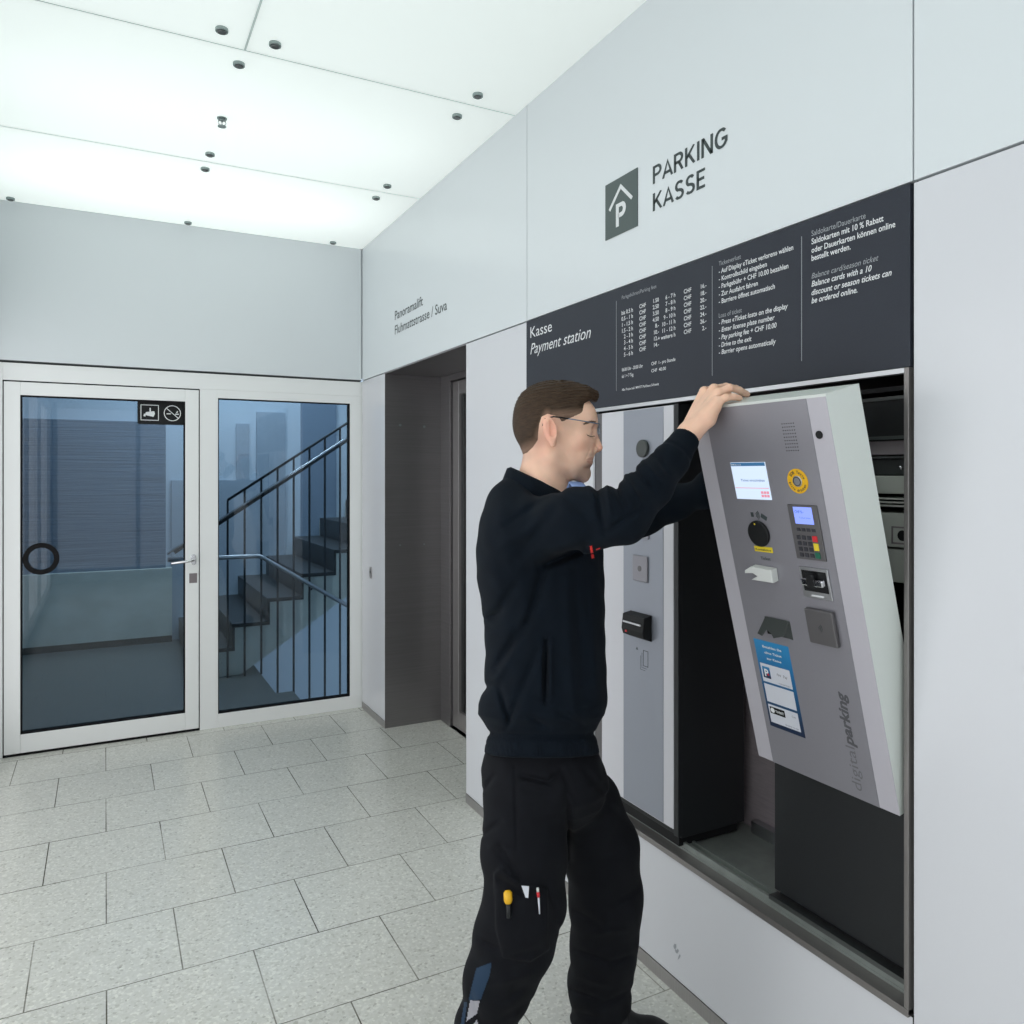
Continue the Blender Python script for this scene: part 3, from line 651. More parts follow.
for s, v, r in (('Saldokarten mit 10 % Rabatt', 244.4, 883.7), ('oder Dauerkarten können online', 253, 895.5), ('bestellt werden.', 261, 850.8), ('Balance cards with a 10', 286.8, 871.9), ('discount or season tickets can', 295.4, 891.8), ('be ordered online.', 303.5, 857.5)):
    if v == 286.8: t.build('season_card_text', M['letter_white'], ib); t = MB()
    wall_text(t, s, 811.7, v, r, 5.5, 0.014, 0.25 if v > 270 else 0, fr=BF)
t.build('season_card_text', M['letter_white'], ib)
# ================================================================== NICHE IN THE WALL
NY0, NY1, NZ0, NZ1, NX = 1.076, 2.262, 0.405, 1.772, 1.83
nf = MB()
nf.box(WX - 0.006, WX + 0.012, NY0, NY1, NZ1 - 0.008, NZ1 + 0.004, 0.001)
nf.box(WX - 0.006, WX + 0.012, NY1 - 0.004, NY1 + 0.006, NZ0, NZ1, 0.001)
nf2 = MB().box(WX - 0.006, WX + 0.012, NY0 - 0.008, NY0 + 0.003, NZ0, NZ1 + .004, 0.001).box(WX - 0.008, WX + 0.034, NY0 - .008, NY1, NZ0 - 0.004, NZ0 + 0.012, 0.001)
tag(nf2.build('trim_16', M['frame_steel']), kind='structure')
tag(nf.build('trim_10', M['alu']), kind='structure')
nb = MB().box(WX + 0.034, NX, NY0, NY1, NZ0, NZ0 + 0.018).box(WX + 0.036, WX + 0.046, NY0, NY1, NZ0 + 0.018, NZ0 + 0.034)
nb.box(WX + 0.07, WX + 0.078, NY0, NY1, NZ0 + 0.018, NZ0 + 0.030)
tag(nb.build('trim_11', M['tray']), kind='structure')
tag(MB().box(WX + 0.013, NX + 0.02, NY0 - 0.02, NY0 - 0.001, NZ0 - 0.02, NZ1 + .02).box(WX + 0.013, NX + 0.02, NY1 + 0.001, NY1 + 0.02, NZ0 - 0.02, NZ1 + .02).box(WX + 0.013, NX + 0.02, NY0, NY1, NZ1 + 0.001, NZ1 + 0.02).build('trim_12', M['black']), kind='structure')
tag(MB().box(NX, NX + 0.02, NY0, NY1, NZ0, NZ1).build('trim_13', M['niche_steel']), kind='structure')
tag(MB().box(NX - 0.03, NX - 0.001, 1.50, 1.82, NZ0 + 0.018, NZ0 + 0.055, 0.002).build('trim_14', M['alu']), kind='structure')

# ================================================================== LEFT MACHINE (closed)
lm = empty('ticket_machine', (1.65, 2.02, 0.44)); tag(lm, 'closed tall grey and white ticket machine in the niche behind the man', 'machine')
MB().box(WX + 0.014, 1.775, 1.822, 2.222, 0.462, 1.760, 0.002).build('housing', M['charcoal'], lm)
MB().box(WX - 0.003, WX + 0.014, 2.217, 2.258, 0.470, 1.757, 0.001).build('edge_strip', M['keypad'], lm)
MB().box(WX + 0.02, 1.76, 1.84, 2.20, 0.430, 0.462).build('plinth', M['black'], lm)
MB().box(WX - 0.004, WX + 0.014, 1.838, 2.216, 0.487, 1.757, 0.0015).build('front_panel', M['mach_white'], lm)
MB().box(WX - 0.002, WX + 0.014, 1.818, 1.838, 0.470, 1.760, 0.001).build('edge_strip', M['charcoal'], lm)
MB().box(WX - 0.006, WX - 0.003, 1.884, 2.088, 0.490, 1.755, 0.0008).build('grey_fascia', M['mach_grey'], lm)
fx = WX - 0.006
MB().cyl((fx, 1.978, 1.630), (-1, 0, 0), 0.028, 0.012, 32, bev=0.003).build('round_reader', M['plastic_dark'], lm)
sl_ = MB().box(fx - 0.007, fx, 1.955, 2.030, 1.210, 1.292, 0.003); rp = sl_.build('reader_plate', M['cover_grey'], lm)
MB().cyl((fx - 0.007, 1.992, 1.251), (-1, 0, 0), 0.009, 0.001, 20).build('plate_mark', M['keypad'], rp)
MB().box(fx - 0.006, fx, 1.950, 2.036, 1.345, 1.440, 0.003).build('display_frame', M['cover_grey'], lm)
tk = MB().prism([(0, 0), (0.030, 0.012), (0.036, 0.030), (0.030, 0.076), (0.0, 0.082)], 0.112, Matrix(((-1, 0, 0, fx), (0, 0, 1, 1.938), (0, 1, 0, 1.028), (0, 0, 0, 1))), 0.002)
tko = tk.build('ticket_slot', M['black'], lm)
MB().box(fx - 0.0372, fx - 0.034, 1.948, 2.04, 1.078, 1.083).build('slot_lip', M['alu'], tko)
MB().box(fx - 0.036, fx - 0.0335, 2.022, 2.030, 1.048, 1.054).build('slot_lamp', M['red'], tko)
ic = MB(); IF = (Vector((fx, 0, 0)), Vector((0, -1, 0)), Vector((0, 0, 1)), Vector((-1, 0, 0)))
def frect(mb, y0, y1, z0, z1, t=0.0018, x=fx):
    for a, b, c_, d_ in ((y0, y1, z0, z0 + t), (y0, y1, z1 - t, z1), (y0, y0 + t, z0, z1), (y1 - t, y1, z0, z1)): mb.box(x - 0.0005, x, a, b, c_, d_)
frect(ic, 1.957, 1.982, 0.945, 0.995)
ic.box(fx - .0005, fx, 1.988, 1.9892, 0.938, 0.985).box(fx - .0005, fx, 1.965, 1.9892, 0.938, 0.9392).box(fx - .0005, fx, 1.995, 1.9962, 0.931, 0.975).box(fx - .0005, fx, 1.972, 1.9962, 0.931, 0.9322)
ic.mesh([(fx - .0005, 2.020, 0.990), (fx - .0005, 2.008, 0.990), (fx - .0005, 2.014, 1.000)], [(0, 1, 2)])
ic.build('card_symbol', M['letter_dark'], lm)

# ================================================================== RIGHT MACHINE (cover tilted open)
TH = math.radians(14.4)
rmn = empty('payment_machine', (1.68, 1.29, 0.44)); tag(rmn, 'white and silver parking payment machine with its front cover tilted forward', 'machine')
bx0, bx1, by0, by1 = 1.557, 1.80, 1.090, 1.490
MB().box(bx0, bx1, by0, by1, 0.462, 0.84, 0.002).build('lower_housing', M['charcoal'], rmn)
MB().box(bx0 + 0.01, bx1 - 0.01, by0 + 0.01, by1 - 0.01, 0.423, 0.462).build('plinth', M['black'], rmn)
MB().box(bx0 - 0.02, bx0 + 0.012, by0, by1, 0.441, 0.452).build('slide_rail', M['steel_dark'], rmn)
ub = MB().box(bx0, bx1, by0, by0 + 0.004, 0.84, 1.745).box(bx0, bx1, by1 - 0.004, by1, 0.84, 1.745).box(bx1 - 0.01, bx1, by0 + .004, by1 - .004, 0.84, 1.745).box(bx0, bx1, by0 + .004, by1 - .004, 1.735, 1.745)
ub.build('upper_housing', M['black'], rmn)
# devices inside
dv = MB(); frect(dv, by0 + 0.006, by1 - 0.006, 1.628, 1.725, 0.008, bx0 + 0.012); dvo = dv.build('display_frame', M['plastic_dark'], rmn); MB().box(bx0 + 0.016, bx0 + 0.08, by0 + 0.014, by1 - 0.014, 1.636, 1.717).build('display_back', M['black'], dvo)
MB().box(bx0 + 0.03, bx0 + 0.15, by0 + 0.01, by1 - 0.03, 1.594, 1.626, 0.002).build('mounting_beam', M['mauve'], rmn)
MB().box(bx0 + 0.018, bx0 + 0.15, by0 + 0.012, by1 - 0.03, 1.586, 1.590).build('bright_rail', M['chrome'], rmn)
d2 = MB().box(bx0 + 0.03, bx0 + 0.15, by0 + 0.012, by1 - 0.05, 1.548, 1.584, 0.002); d2o = d2.build('circuit_box', M['steel_dark'], rmn)
MB().tube([(bx0 + 0.026, by0 + 0.03, 1.555), (bx0 + 0.024, by0 + 0.032, 1.575)], 0.0035, 8).tube([(bx0 + 0.026, by0 + 0.05, 1.560), (bx0 + 0.024, by0 + 0.053, 1.568)], 0.003, 8).build('latch_pin', M['chrome'], d2o)
MB().box(bx0 + 0.03, bx0 + 0.16, by0 + 0.010, by1 - 0.05, 1.505, 1.546, 0.002).build('coin_unit', M['beige'], rmn)
g2 = MB()
for z in (1.492, 1.484, 1.476): g2.box(bx0 + 0.02, bx0 + 0.14, by0 + 0.012, by1 - 0.06, z, z + 0.004)
g2.build('card_rack', M['beige'], rmn)
nu = MB().box(bx0 + 0.024, bx0 + 0.16, by0 + 0.010, by1 - 0.05, 1.385, 1.462, 0.002); nuo = nu.build('note_unit', M['beige'], rmn)
sq = MB(); frect(sq, by0 + 0.016, by0 + 0.075, 1.392, 1.432, 0.004, bx0 + 0.024); sq.build('note_frame', M['mauve'], nuo)
MB().cyl((bx0 + 0.0245, by0 + 0.047, 1.412), (-1, 0, 0), 0.012, 0.002, 20).build('note_motor', M['black'], nuo)
MB().box(bx0 + 0.028, bx0 + 0.16, by0 + 0.010, by1 - 0.05, 1.305, 1.380, 0.002).build('cash_box', M['beige'], rmn)

# cover: local frame s (to the right), t (up), n (out of the face)
P0 = Vector((1.505, 1.492, 0.820)); EA = Vector((0, -1, 0)); EB = Vector((-math.sin(TH), 0, math.cos(TH))); EN = Vector((-math.cos(TH), 0, -math.sin(TH)))
CM = Matrix(((EA.x, EB.x, EN.x, P0.x), (EA.y, EB.y, EN.y, P0.y), (EA.z, EB.z, EN.z, P0.z), (0, 0, 0, 1)))
CF = (P0, EA, EB, EN)
CW, CHT, CD = 0.404, 0.920, 0.102
sh = MB()
sh.box(0, CW, 0, CHT, -0.004, 0.0, 0, CM)
sh.box(0, 0.003, 0, CHT, -CD, -0.004, 0, CM).box(CW - 0.003, CW, 0, CHT, -CD, -0.004, 0, CM)
sh.box(0.003, CW - 0.003, CHT - 0.003, CHT, -CD, -0.004, 0, CM).box(0.003, CW - 0.003, 0, 0.003, -CD * 0.3, -0.004, 0, CM)
sh.box(0.003, 0.018, 0.01, CHT - .003, -CD, -CD + 0.003, 0, CM).box(CW - 0.018, CW - 0.003, 0.01, CHT - .003, -CD, -CD + 0.003, 0, CM)
sh.build('front_cover', M['cover_white'], rmn)
# bevelled side bands of the face
MB().box(0.0, 0.0495, 0, CHT - 0.006, 0.0, 0.0012, 0, CM).build('left_face_band', M['cover_edge'], rmn)
MB().box(0.3555, CW, 0, CHT - 0.006, 0.0, 0.0012, 0, CM).build('right_face_band', M['cover_edge'], rmn)
MB().box(0.0495, 0.3555, 0, CHT - 0.006, 0.0, 0.0022, 0, CM).build('silver_fascia', M['cover_grey'], rmn)
def CB(x0, x1, y0, y1, n0, n1, m, name, parent=rmn, bev=0.0):
    return MB().box(x0, x1, y0, y1, n0, n1, bev, CM).build(name, m, parent)
N0 = 0.0022
CFs = (P0 + EN * N0, EA, EB, EN)
def cpt(s_, t_, n_=0.0): return P0 + EA * s_ + EB * t_ + EN * n_
# speaker holes
spk = MB()
for i in range(6):
    for j in range(9):
        spk.cyl(cpt(0.281 + i * 0.0062, 0.806 + j * 0.0074, N0), EN, 0.0014, 0.0003, 8)
spk.build('speaker_holes', M['black'], rmn)
MB().cyl(cpt(0.373, 0.837, 0.0012), EN, 0.0085, 0.003, 24, bev=0.001).build('lock_cylinder', M['black'], rmn)
# screen
scr = CB(0.104, 0.212, 0.694, 0.782, N0 - 0.001, N0 + 0.0012, M['screen'], 'screen')
CB(0.105, 0.211, 0.7735, 0.7815, N0 + 0.0012, N0 + 0.0016, M['screen_blue'], 'header_bar', scr)
tx = MB(); SF = (P0 + EN * (N0 + 0.0012), EA, EB, EN)
text_on(tx, 'Ticket einschieben', SF, 0.128, 0.737, 0.0055, 0.074, 0.01)
tx.build('message', M['screen_text'], scr); tx = MB(); text_on(tx, 'Menü', (P0 + EN * (N0 + .0018), EA, EB, EN), 0.108, 0.7755, 0.0035, 0.03, 0.01)
tx.build('header_text', M['letter_white'], scr)
CB(0.106, 0.210, 0.7205, 0.7218, N0 + 0.0012, N0 + 0.0015, M['screen_red'], 'rule_line', scr)
fl = MB()
for i in range(3):
    for j in range(2): fl.box(0.184 + i * 0.0085, 0.191 + i * 0.0085, 0.700 + j * 0.008, 0.706 + j * 0.008, N0 + 0.0012, N0 + 0.0016, 0, CM)
fl.build('language_icons', M['screen_red'], scr)
# yellow help ring
ring = MB().ring(cpt(0.2955, 0.7385, N0), EN, 0.0275, 0.0125, 0.0012, 48).build('help_ring', M['yellow'], rmn)
ht = MB()
def arc_text(mb, s, cs, ct, r, a_mid, step, cap, flip=False):
    for i, ch in enumerate(s):
        if ch == ' ': continue
        a = a_mid - (i - (len(s) - 1) / 2) * step if not flip else a_mid + (i - (len(s) - 1) / 2) * step
        ex = EA * math.sin(a) - EB * math.cos(a); ey = EA * math.cos(a) + EB * math.sin(a)
        if flip: ex, ey = -ex, -ey
        o = P0 + EA * (cs + r * math.cos(a)) + EB * (ct + r * math.sin(a)) + EN * (N0 + 0.0012)
        text_on(mb, ch, (o, ex, ey, EN), 0, -cap / 2, cap, None, 0.02, 0, 'c')
arc_text(ht, 'SOS Taste', 0.2955, 0.7385, 0.0205, math.radians(80), math.radians(15), 0.0062)
arc_text(ht, 'bitte drücken', 0.2955, 0.7385, 0.0205, math.radians(262), math.radians(12), 0.0055, True)
ht.build('ring_lettering', M['letter_dark'], ring)
hb_ = MB().cyl(cpt(0.2955, 0.7385, N0), EN, 0.0125, 0.003, 28, bev=0.0008).build('help_button', M['alu'], rmn)
MB().ring(cpt(0.2955, 0.7385, N0 + 0.003), EN, 0.0105, 0.0085, 0.0008, 28).build('button_groove', M['steel_dark'], hb_)
# keypad
kp = CB(0.256, 0.335, 0.562, 0.686, N0, N0 + 0.0035, M['keypad'], 'keypad', rmn, 0.001)
K1 = N0 + 0.0035
psn = CB(0.2715, 0.3215, 0.6435, 0.6815, K1 - 0.001, K1 + 0.0006, M['pad_screen'], 'keypad_display', kp)
tx = MB(); text_on(tx, 'CHF 0.-', (P0 + EN * (K1 + 0.0006), EA, EB, EN), 0.275, 0.668, 0.006, 0.024, 0.02); text_on(tx, 'Ticket bitte', (P0 + EN * (K1 + 0.0006), EA, EB, EN), 0.285, 0.656, 0.0035, 0.03, 0.0)
tx.build('display_text', M['screen_text'], kp)
for i in range(4):
    CB(0.272 + i * 0.0135, 0.281 + i * 0.0135, 0.627, 0.634, K1, K1 + 0.0012, M['key'], 'key', kp)
for j in range(4):
    for i in range(3):
        CB(0.268 + i * 0.0143, 0.278 + i * 0.0143, 0.608 - j * 0.0133, 0.617 - j * 0.0133, K1, K1 + 0.002, M['key'], 'key', kp, 0.0008)
for j, (mm, nm) in enumerate((('red', 'red cancel key'), ('yellow2', 'yellow correction key'), ('green', 'green confirm key'))):
    z = 0.6045 - j * 0.0185
    tag(CB(0.3105, 0.3235, z - (0.0 if j != 1 else 0.001), z + (0.0135 if j != 1 else 0.0155), K1, K1 + 0.002, M[mm], 'key', kp, 0.0008), nm)
# contactless mark and round reader
nf = MB()
for k, rr in enumerate((0.006, 0.010, 0.014)):
    pts_ = [cpt(0.150 + rr * math.cos(a), 0.656 + rr * math.sin(a), N0 + 0.0008) for a in [math.radians(x) for x in range(-45, 46, 15)]]
    nf.tube(pts_, 0.0009, 6)
nf.box(0.168, 0.186, 0.647, 0.657, N0, N0 + 0.0006, 0, CM @ Matrix.Translation((0.177, 0.652, 0)) @ Matrix.Rotation(-0.5, 4, 'Z') @ Matrix.Translation((-0.177, -0.652, 0)))
nf.box(0.138, 0.146, 0.651, 0.662, N0, N0 + 0.0006, 0, CM)
nf.build('contactless_symbol', M['letter_dark'], rmn)
rd = MB().cyl(cpt(0.155, 0.612, N0), EN, 0.0315, 0.008, 40, bev=0.003).build('card_reader', M['black'], rmn)
MB().cyl(cpt(0.152, 0.636, N0 + 0.008), EN, 0.0022, 0.0006, 10).build('ready_lamp', M['yellow2'], rd)
yl = CB(0.129, 0.185, 0.5665, 0.5795, N0, N0 + 0.0008, M['yellow2'], 'yellow_label')
tx = MB(); text_on(tx, 'Kontaktlos', (P0 + EN * (N0 + 0.0008), EA, EB, EN), 0.133, 0.570, 0.005, 0.048, 0.01); tx.build('label_text', M['letter_dark'], yl)
tx = MB(); text_on(tx, 'Ticket', CFs, 0.143, 0.547, 0.0075, 0.030, 0.01); tx.build('ticket_word', M['letter_dark'], rmn)
# ticket mouth (pale lips with a notch)
mo = MB()
mo.prism([(0.118, 0.500), (0.186, 0.500), (0.188, 0.531), (0.124, 0.533), (0.103, 0.522), (0.101, 0.514), (0.128, 0.517), (0.140, 0.511), (0.128, 0.505)], 0.020, CM @ Matrix.Translation((0, 0, N0)), 0.002)
mo.build('ticket_mouth', M['plastic_light'], rmn)
# card slot
cs_ = CB(0.257, 0.334, 0.473, 0.544, N0, N0 + 0.004, M['alu'], 'card_slot', rmn, 0.001)
CB(0.2625, 0.3285, 0.489, 0.537, N0 + 0.004, N0 + 0.0045, M['black'], 'slot_recess', cs_)
CB(0.266, 0.325, 0.505, 0.521, N0 + 0.0045, N0 + 0.016, M['chrome'], 'slot_lips', cs_, 0.003)
CB(0.281, 0.303, 0.500, 0.534, N0 + 0.0045, N0 + 0.017, M['black'], 'thumb_notch', cs_, 0.004)
CB(0.280, 0.312, 0.478, 0.4815, N0 + 0.004, N0 + 0.005, M['letter_white'], 'slot_label', cs_)
# contactless plate, standing proud
cp_ = CB(0.257, 0.332, 0.368, 0.449, N0 + 0.002, N0 + 0.0125, M['keypad'], 'contactless_plate', rmn, 0.0025)
CB(0.262, 0.327, 0.372, 0.445, N0, N0 + 0.003, M['black'], 'plate_gap', cp_)
nm_ = MB()
for k, rr in enumerate((0.004, 0.008, 0.012)):
    nm_.tube([cpt(0.287 + rr * math.cos(a), 0.408 + rr * math.sin(a), N0 + 0.0127) for a in [math.radians(x) for x in range(-45, 46, 15)]], 0.0006, 6)
nm_.build('plate_symbol', M['letter_dark'], cp_)
# change tray flap
ty = MB(); ty.mesh([cpt(0.124, 0.402, N0), cpt(0.196, 0.402, N0), cpt(0.196, 0.402, N0 + .002), cpt(0.124, 0.402, N0 + .002)], [(0, 1, 2, 3)])
ty = MB().prism([(0.124, 0.402), (0.196, 0.402), (0.190, 0.366), (0.161, 0.356), (0.150, 0.366), (0.134, 0.372), (0.124, 0.355), (0.110, 0.358)], 0.004,
                CM @ Matrix.Translation((0, 0.402, N0)) @ Matrix.Rotation(math.radians(-30), 4, 'X') @ Matrix.Translation((0, -0.402, 0)), 0.0008)
ty.mesh([cpt(0.196, 0.402, N0), cpt(0.196, 0.356, N0), cpt(0.190, 0.371, N0 + 0.02)], [(0, 1, 2)])
tyo = ty.build('change_flap', M['plastic_dark'], rmn)
CB(0.118, 0.192, 0.358, 0.401, N0, N0 + 0.0006, M['black'], 'tray_opening', tyo)
# sticker
def sticker_mat():
    m = mat('blue_gradient_print', (0.02, 0.24, 0.55), 0.35); nt = m.node_tree; b = nt.nodes['Principled BSDF']
    tc = nt.nodes.new('ShaderNodeTexCoord'); sx = nt.nodes.new('ShaderNodeSeparateXYZ'); nt.links.new(tc.outputs['Generated'], sx.inputs[0])
    cr = nt.nodes.new('ShaderNodeValToRGB'); e = cr.color_ramp.elements
    e[0].position = 0.0; e[0].color = (0.010, 0.022, 0.06, 1); e[1].position = 1.0; e[1].color = (0.03, 0.25, 0.52, 1)
    k = e.new(0.15); k.color = (0.012, 0.035, 0.085, 1); k = e.new(0.65); k.color = (0.015, 0.14, 0.33, 1)
    nt.links.new(sx.outputs['Z'], cr.inputs[0]); nt.links.new(cr.outputs[0], b.inputs['Base Color']); return m
M['sticker_blue'] = sticker_mat()
stc = CB(0.066, 0.176, 0.105, 0.336, N0, N0 + 0.0005, M['sticker_blue'], 'payment_sticker')
for (z0, z1) in ((0.226, 0.274), (0.172, 0.220), (0.117, 0.165)):
    CB(0.0725, 0.1655, z0, z1, N0 + 0.0005, N0 + 0.0008, M['sticker_white'], 'sticker_field', stc)
tx = MB(); TF = (P0 + EN * (N0 + 0.0005), EA, EB, EN)
text_on(tx, 'Bezahlen Sie', TF, 0.122, 0.318, 0.0058, 0.060, 0.02, align='c'); text_on(tx, 'ohne Ticket', TF, 0.122, 0.303, 0.0058, 0.054, 0.02, align='c'); text_on(tx, 'zur Kasse', TF, 0.122, 0.288, 0.0058, 0.046, 0.02, align='c')
tx.build('sticker_text', M['letter_white'], stc)
l1 = CB(0.077, 0.101, 0.2365, 0.2665, N0 + 0.0008, N0 + 0.001, M['sticker_blue'], 'blue_logo', stc)
tx = MB(); text_on(tx, 'P', (P0 + EN * (N0 + 0.001), EA, EB, EN), 0.083, 0.242, 0.018, 0.013, 0.03); tx.build('logo_letter', M['letter_white'], stc)
MB().cyl(cpt(0.094, 0.247, N0 + 0.001), EN, 0.003, 0.0007, 12).build('logo_dot', M['red'], stc)
TG = (P0 + EN * (N0 + 0.0008), EA, EB, EN)
for w_ in (('App', 0.122, 0.252, 0.006, 0.014), ('Pay', 0.143, 0.250, 0.007, 0.012), ('www.parking.ch', 0.124, 0.230, 0.0038, 0.036), ('Code', 0.146, 0.150, 0.005, 0.012), ('Bezahlen mit App', 0.120, 0.1215, 0.0036, 0.040)):
    tx = MB(); text_on(tx, w_[0], TG, *w_[1:]); tx.build('small_print', M['letter_pen'], stc)
CB(0.0765, 0.124, 0.142, 0.160, N0 + 0.0008, N0 + 0.0011, M['black'], 'black_logo', stc)
lg = MB().cyl(cpt(0.085, 0.151, N0 + 0.0011), EN, 0.0065, 0.0003, 20); text_on(lg, 'TWINT', (P0 + EN * (N0 + 0.0011), EA, EB, EN), 0.094, 0.1475, 0.0065, 0.027, 0.02)
lg.build('logo_word', M['letter_white'], stc)
# vertical wordmark, reading upwards
VF = (P0 + EN * N0, EB, -EA, EN)
tx = MB(); text_on(tx, 'digital', VF, 0.022, -0.317, 0.024, 0.106, 0.0); tx.build('wordmark_thin', mat('thin_grey_wordmark', (0.15, 0.15, 0.165), 0.5), rmn)
tx = MB(); text_on(tx, 'parking', VF, 0.130, -0.317, 0.024, 0.128, 0.035, 0.15); tx.build('wordmark_bold', M['letter_mark'], rmn)
# ================================================================== THE PERSON
# All shapes are distance fields in a frame turned with the view axis: r (to the right), d (away), z (up); metres.
def L3(u, v, d): return np.array([(u - CX) / F * d, d, H0 - (v - CY) / F * d], dtype=np.float32)
def to_world(V): return np.stack([S * V[:, 1] + C * V[:, 0], C * V[:, 1] - S * V[:, 0], V[:, 2]], 1)
def rcone(P, a, b, ra, rb):
    ba = b - a; t = np.clip((P - a) @ ba / float(ba @ ba), 0, 1)
    return np.sqrt((((P - a) - t[:, None] * ba) ** 2).sum(1)) - (ra + (rb - ra) * t)
def chain(P, pts, k=0.02):
    r = None
    for (a, ra), (b, rb) in zip(pts[:-1], pts[1:]):
        q = rcone(P, a, b, ra, rb); r = q if r is None else smin(r, q, k)
    return r
def smin(a, b, k):
    h = np.clip(0.5 + 0.5 * (b - a) / k, 0, 1); return b + (a - b) * h - k * h * (1 - h)
def smax(a, b, k): return -smin(-a, -b, k)
def ell(P, c, rad, rot=None):
    q = P - np.asarray(c, dtype=np.float32)
    if rot is not None: q = q @ rot.astype(np.float32)
    k0 = np.sqrt(((q / rad) ** 2).sum(1)); k1 = np.sqrt(((q / (np.asarray(rad, dtype=np.float32) ** 2)) ** 2).sum(1)) + 1e-9
    return k0 * (k0 - 1) / k1
def ball(P, c, r): return np.sqrt(((P - c) ** 2).sum(1)) - r
def loft(P, rows, ex=2.3):
    """rows: (z, centre r, centre d, half width r, half width d) from top to bottom"""
    R = np.array(sorted(rows)); z = P[:, 2]
    cr, cd, hr, hd = (np.interp(z, R[:, 0], R[:, i]) for i in (1, 2, 3, 4))
    x = np.abs(P[:, 0] - cr) / hr; y = np.abs(P[:, 1] - cd) / hd
    k = (x ** ex + y ** ex) ** (1 / ex)
    s_ = (k - 1) * np.minimum(hr, hd)
    return smax(s_, np.maximum(z - R[-1, 0], R[0, 0] - z), 0.02).astype(np.float32)
def PXY(P): return CX + F * P[:, 0] / P[:, 1], CY - F * (P[:, 2] - H0) / P[:, 1]
def seg2(u, v, a, b):
    ax, ay = a; bx, by = b; dx, dy = bx - ax, by - ay
    t = np.clip(((u - ax) * dx + (v - ay) * dy) / (dx * dx + dy * dy), 0, 1)
    return np.sqrt((u - ax - t * dx) ** 2 + (v - ay - t * dy) ** 2), t
def folds(P, lst):
    """creases: (a, b, width, depth); points a, b in photo pixels, positive depth = valley"""
    u, v = PXY(P); out = np.zeros(len(P), dtype=np.float32)
    for a, b, wd, dp in lst:
        dd, t = seg2(u, v, a, b)
        out += dp * np.exp(-(dd / wd) ** 2) * (0.35 + 0.65 * np.sin(np.pi * np.clip(t, 0.05, 0.95)))
    return out
def inpoly(u, v, poly):
    ins = np.zeros(len(u), bool); n = len(poly)
    for i in range(n):
        x1, y1 = poly[i]; x2, y2 = poly[(i + 1) % n]
        c = ((y1 > v) != (y2 > v)) & (u < (x2 - x1) * (v - y1) / (y2 - y1 + 1e-9) + x1); ins ^= c
    return ins
def poly_sd(u, v, poly):
    d = np.full(len(u), 1e9)
    for i in range(len(poly)): d = np.minimum(d, seg2(u, v, poly[i], poly[(i + 1) % len(poly)])[0])
    return np.where(inpoly(u, v, poly), -d, d)

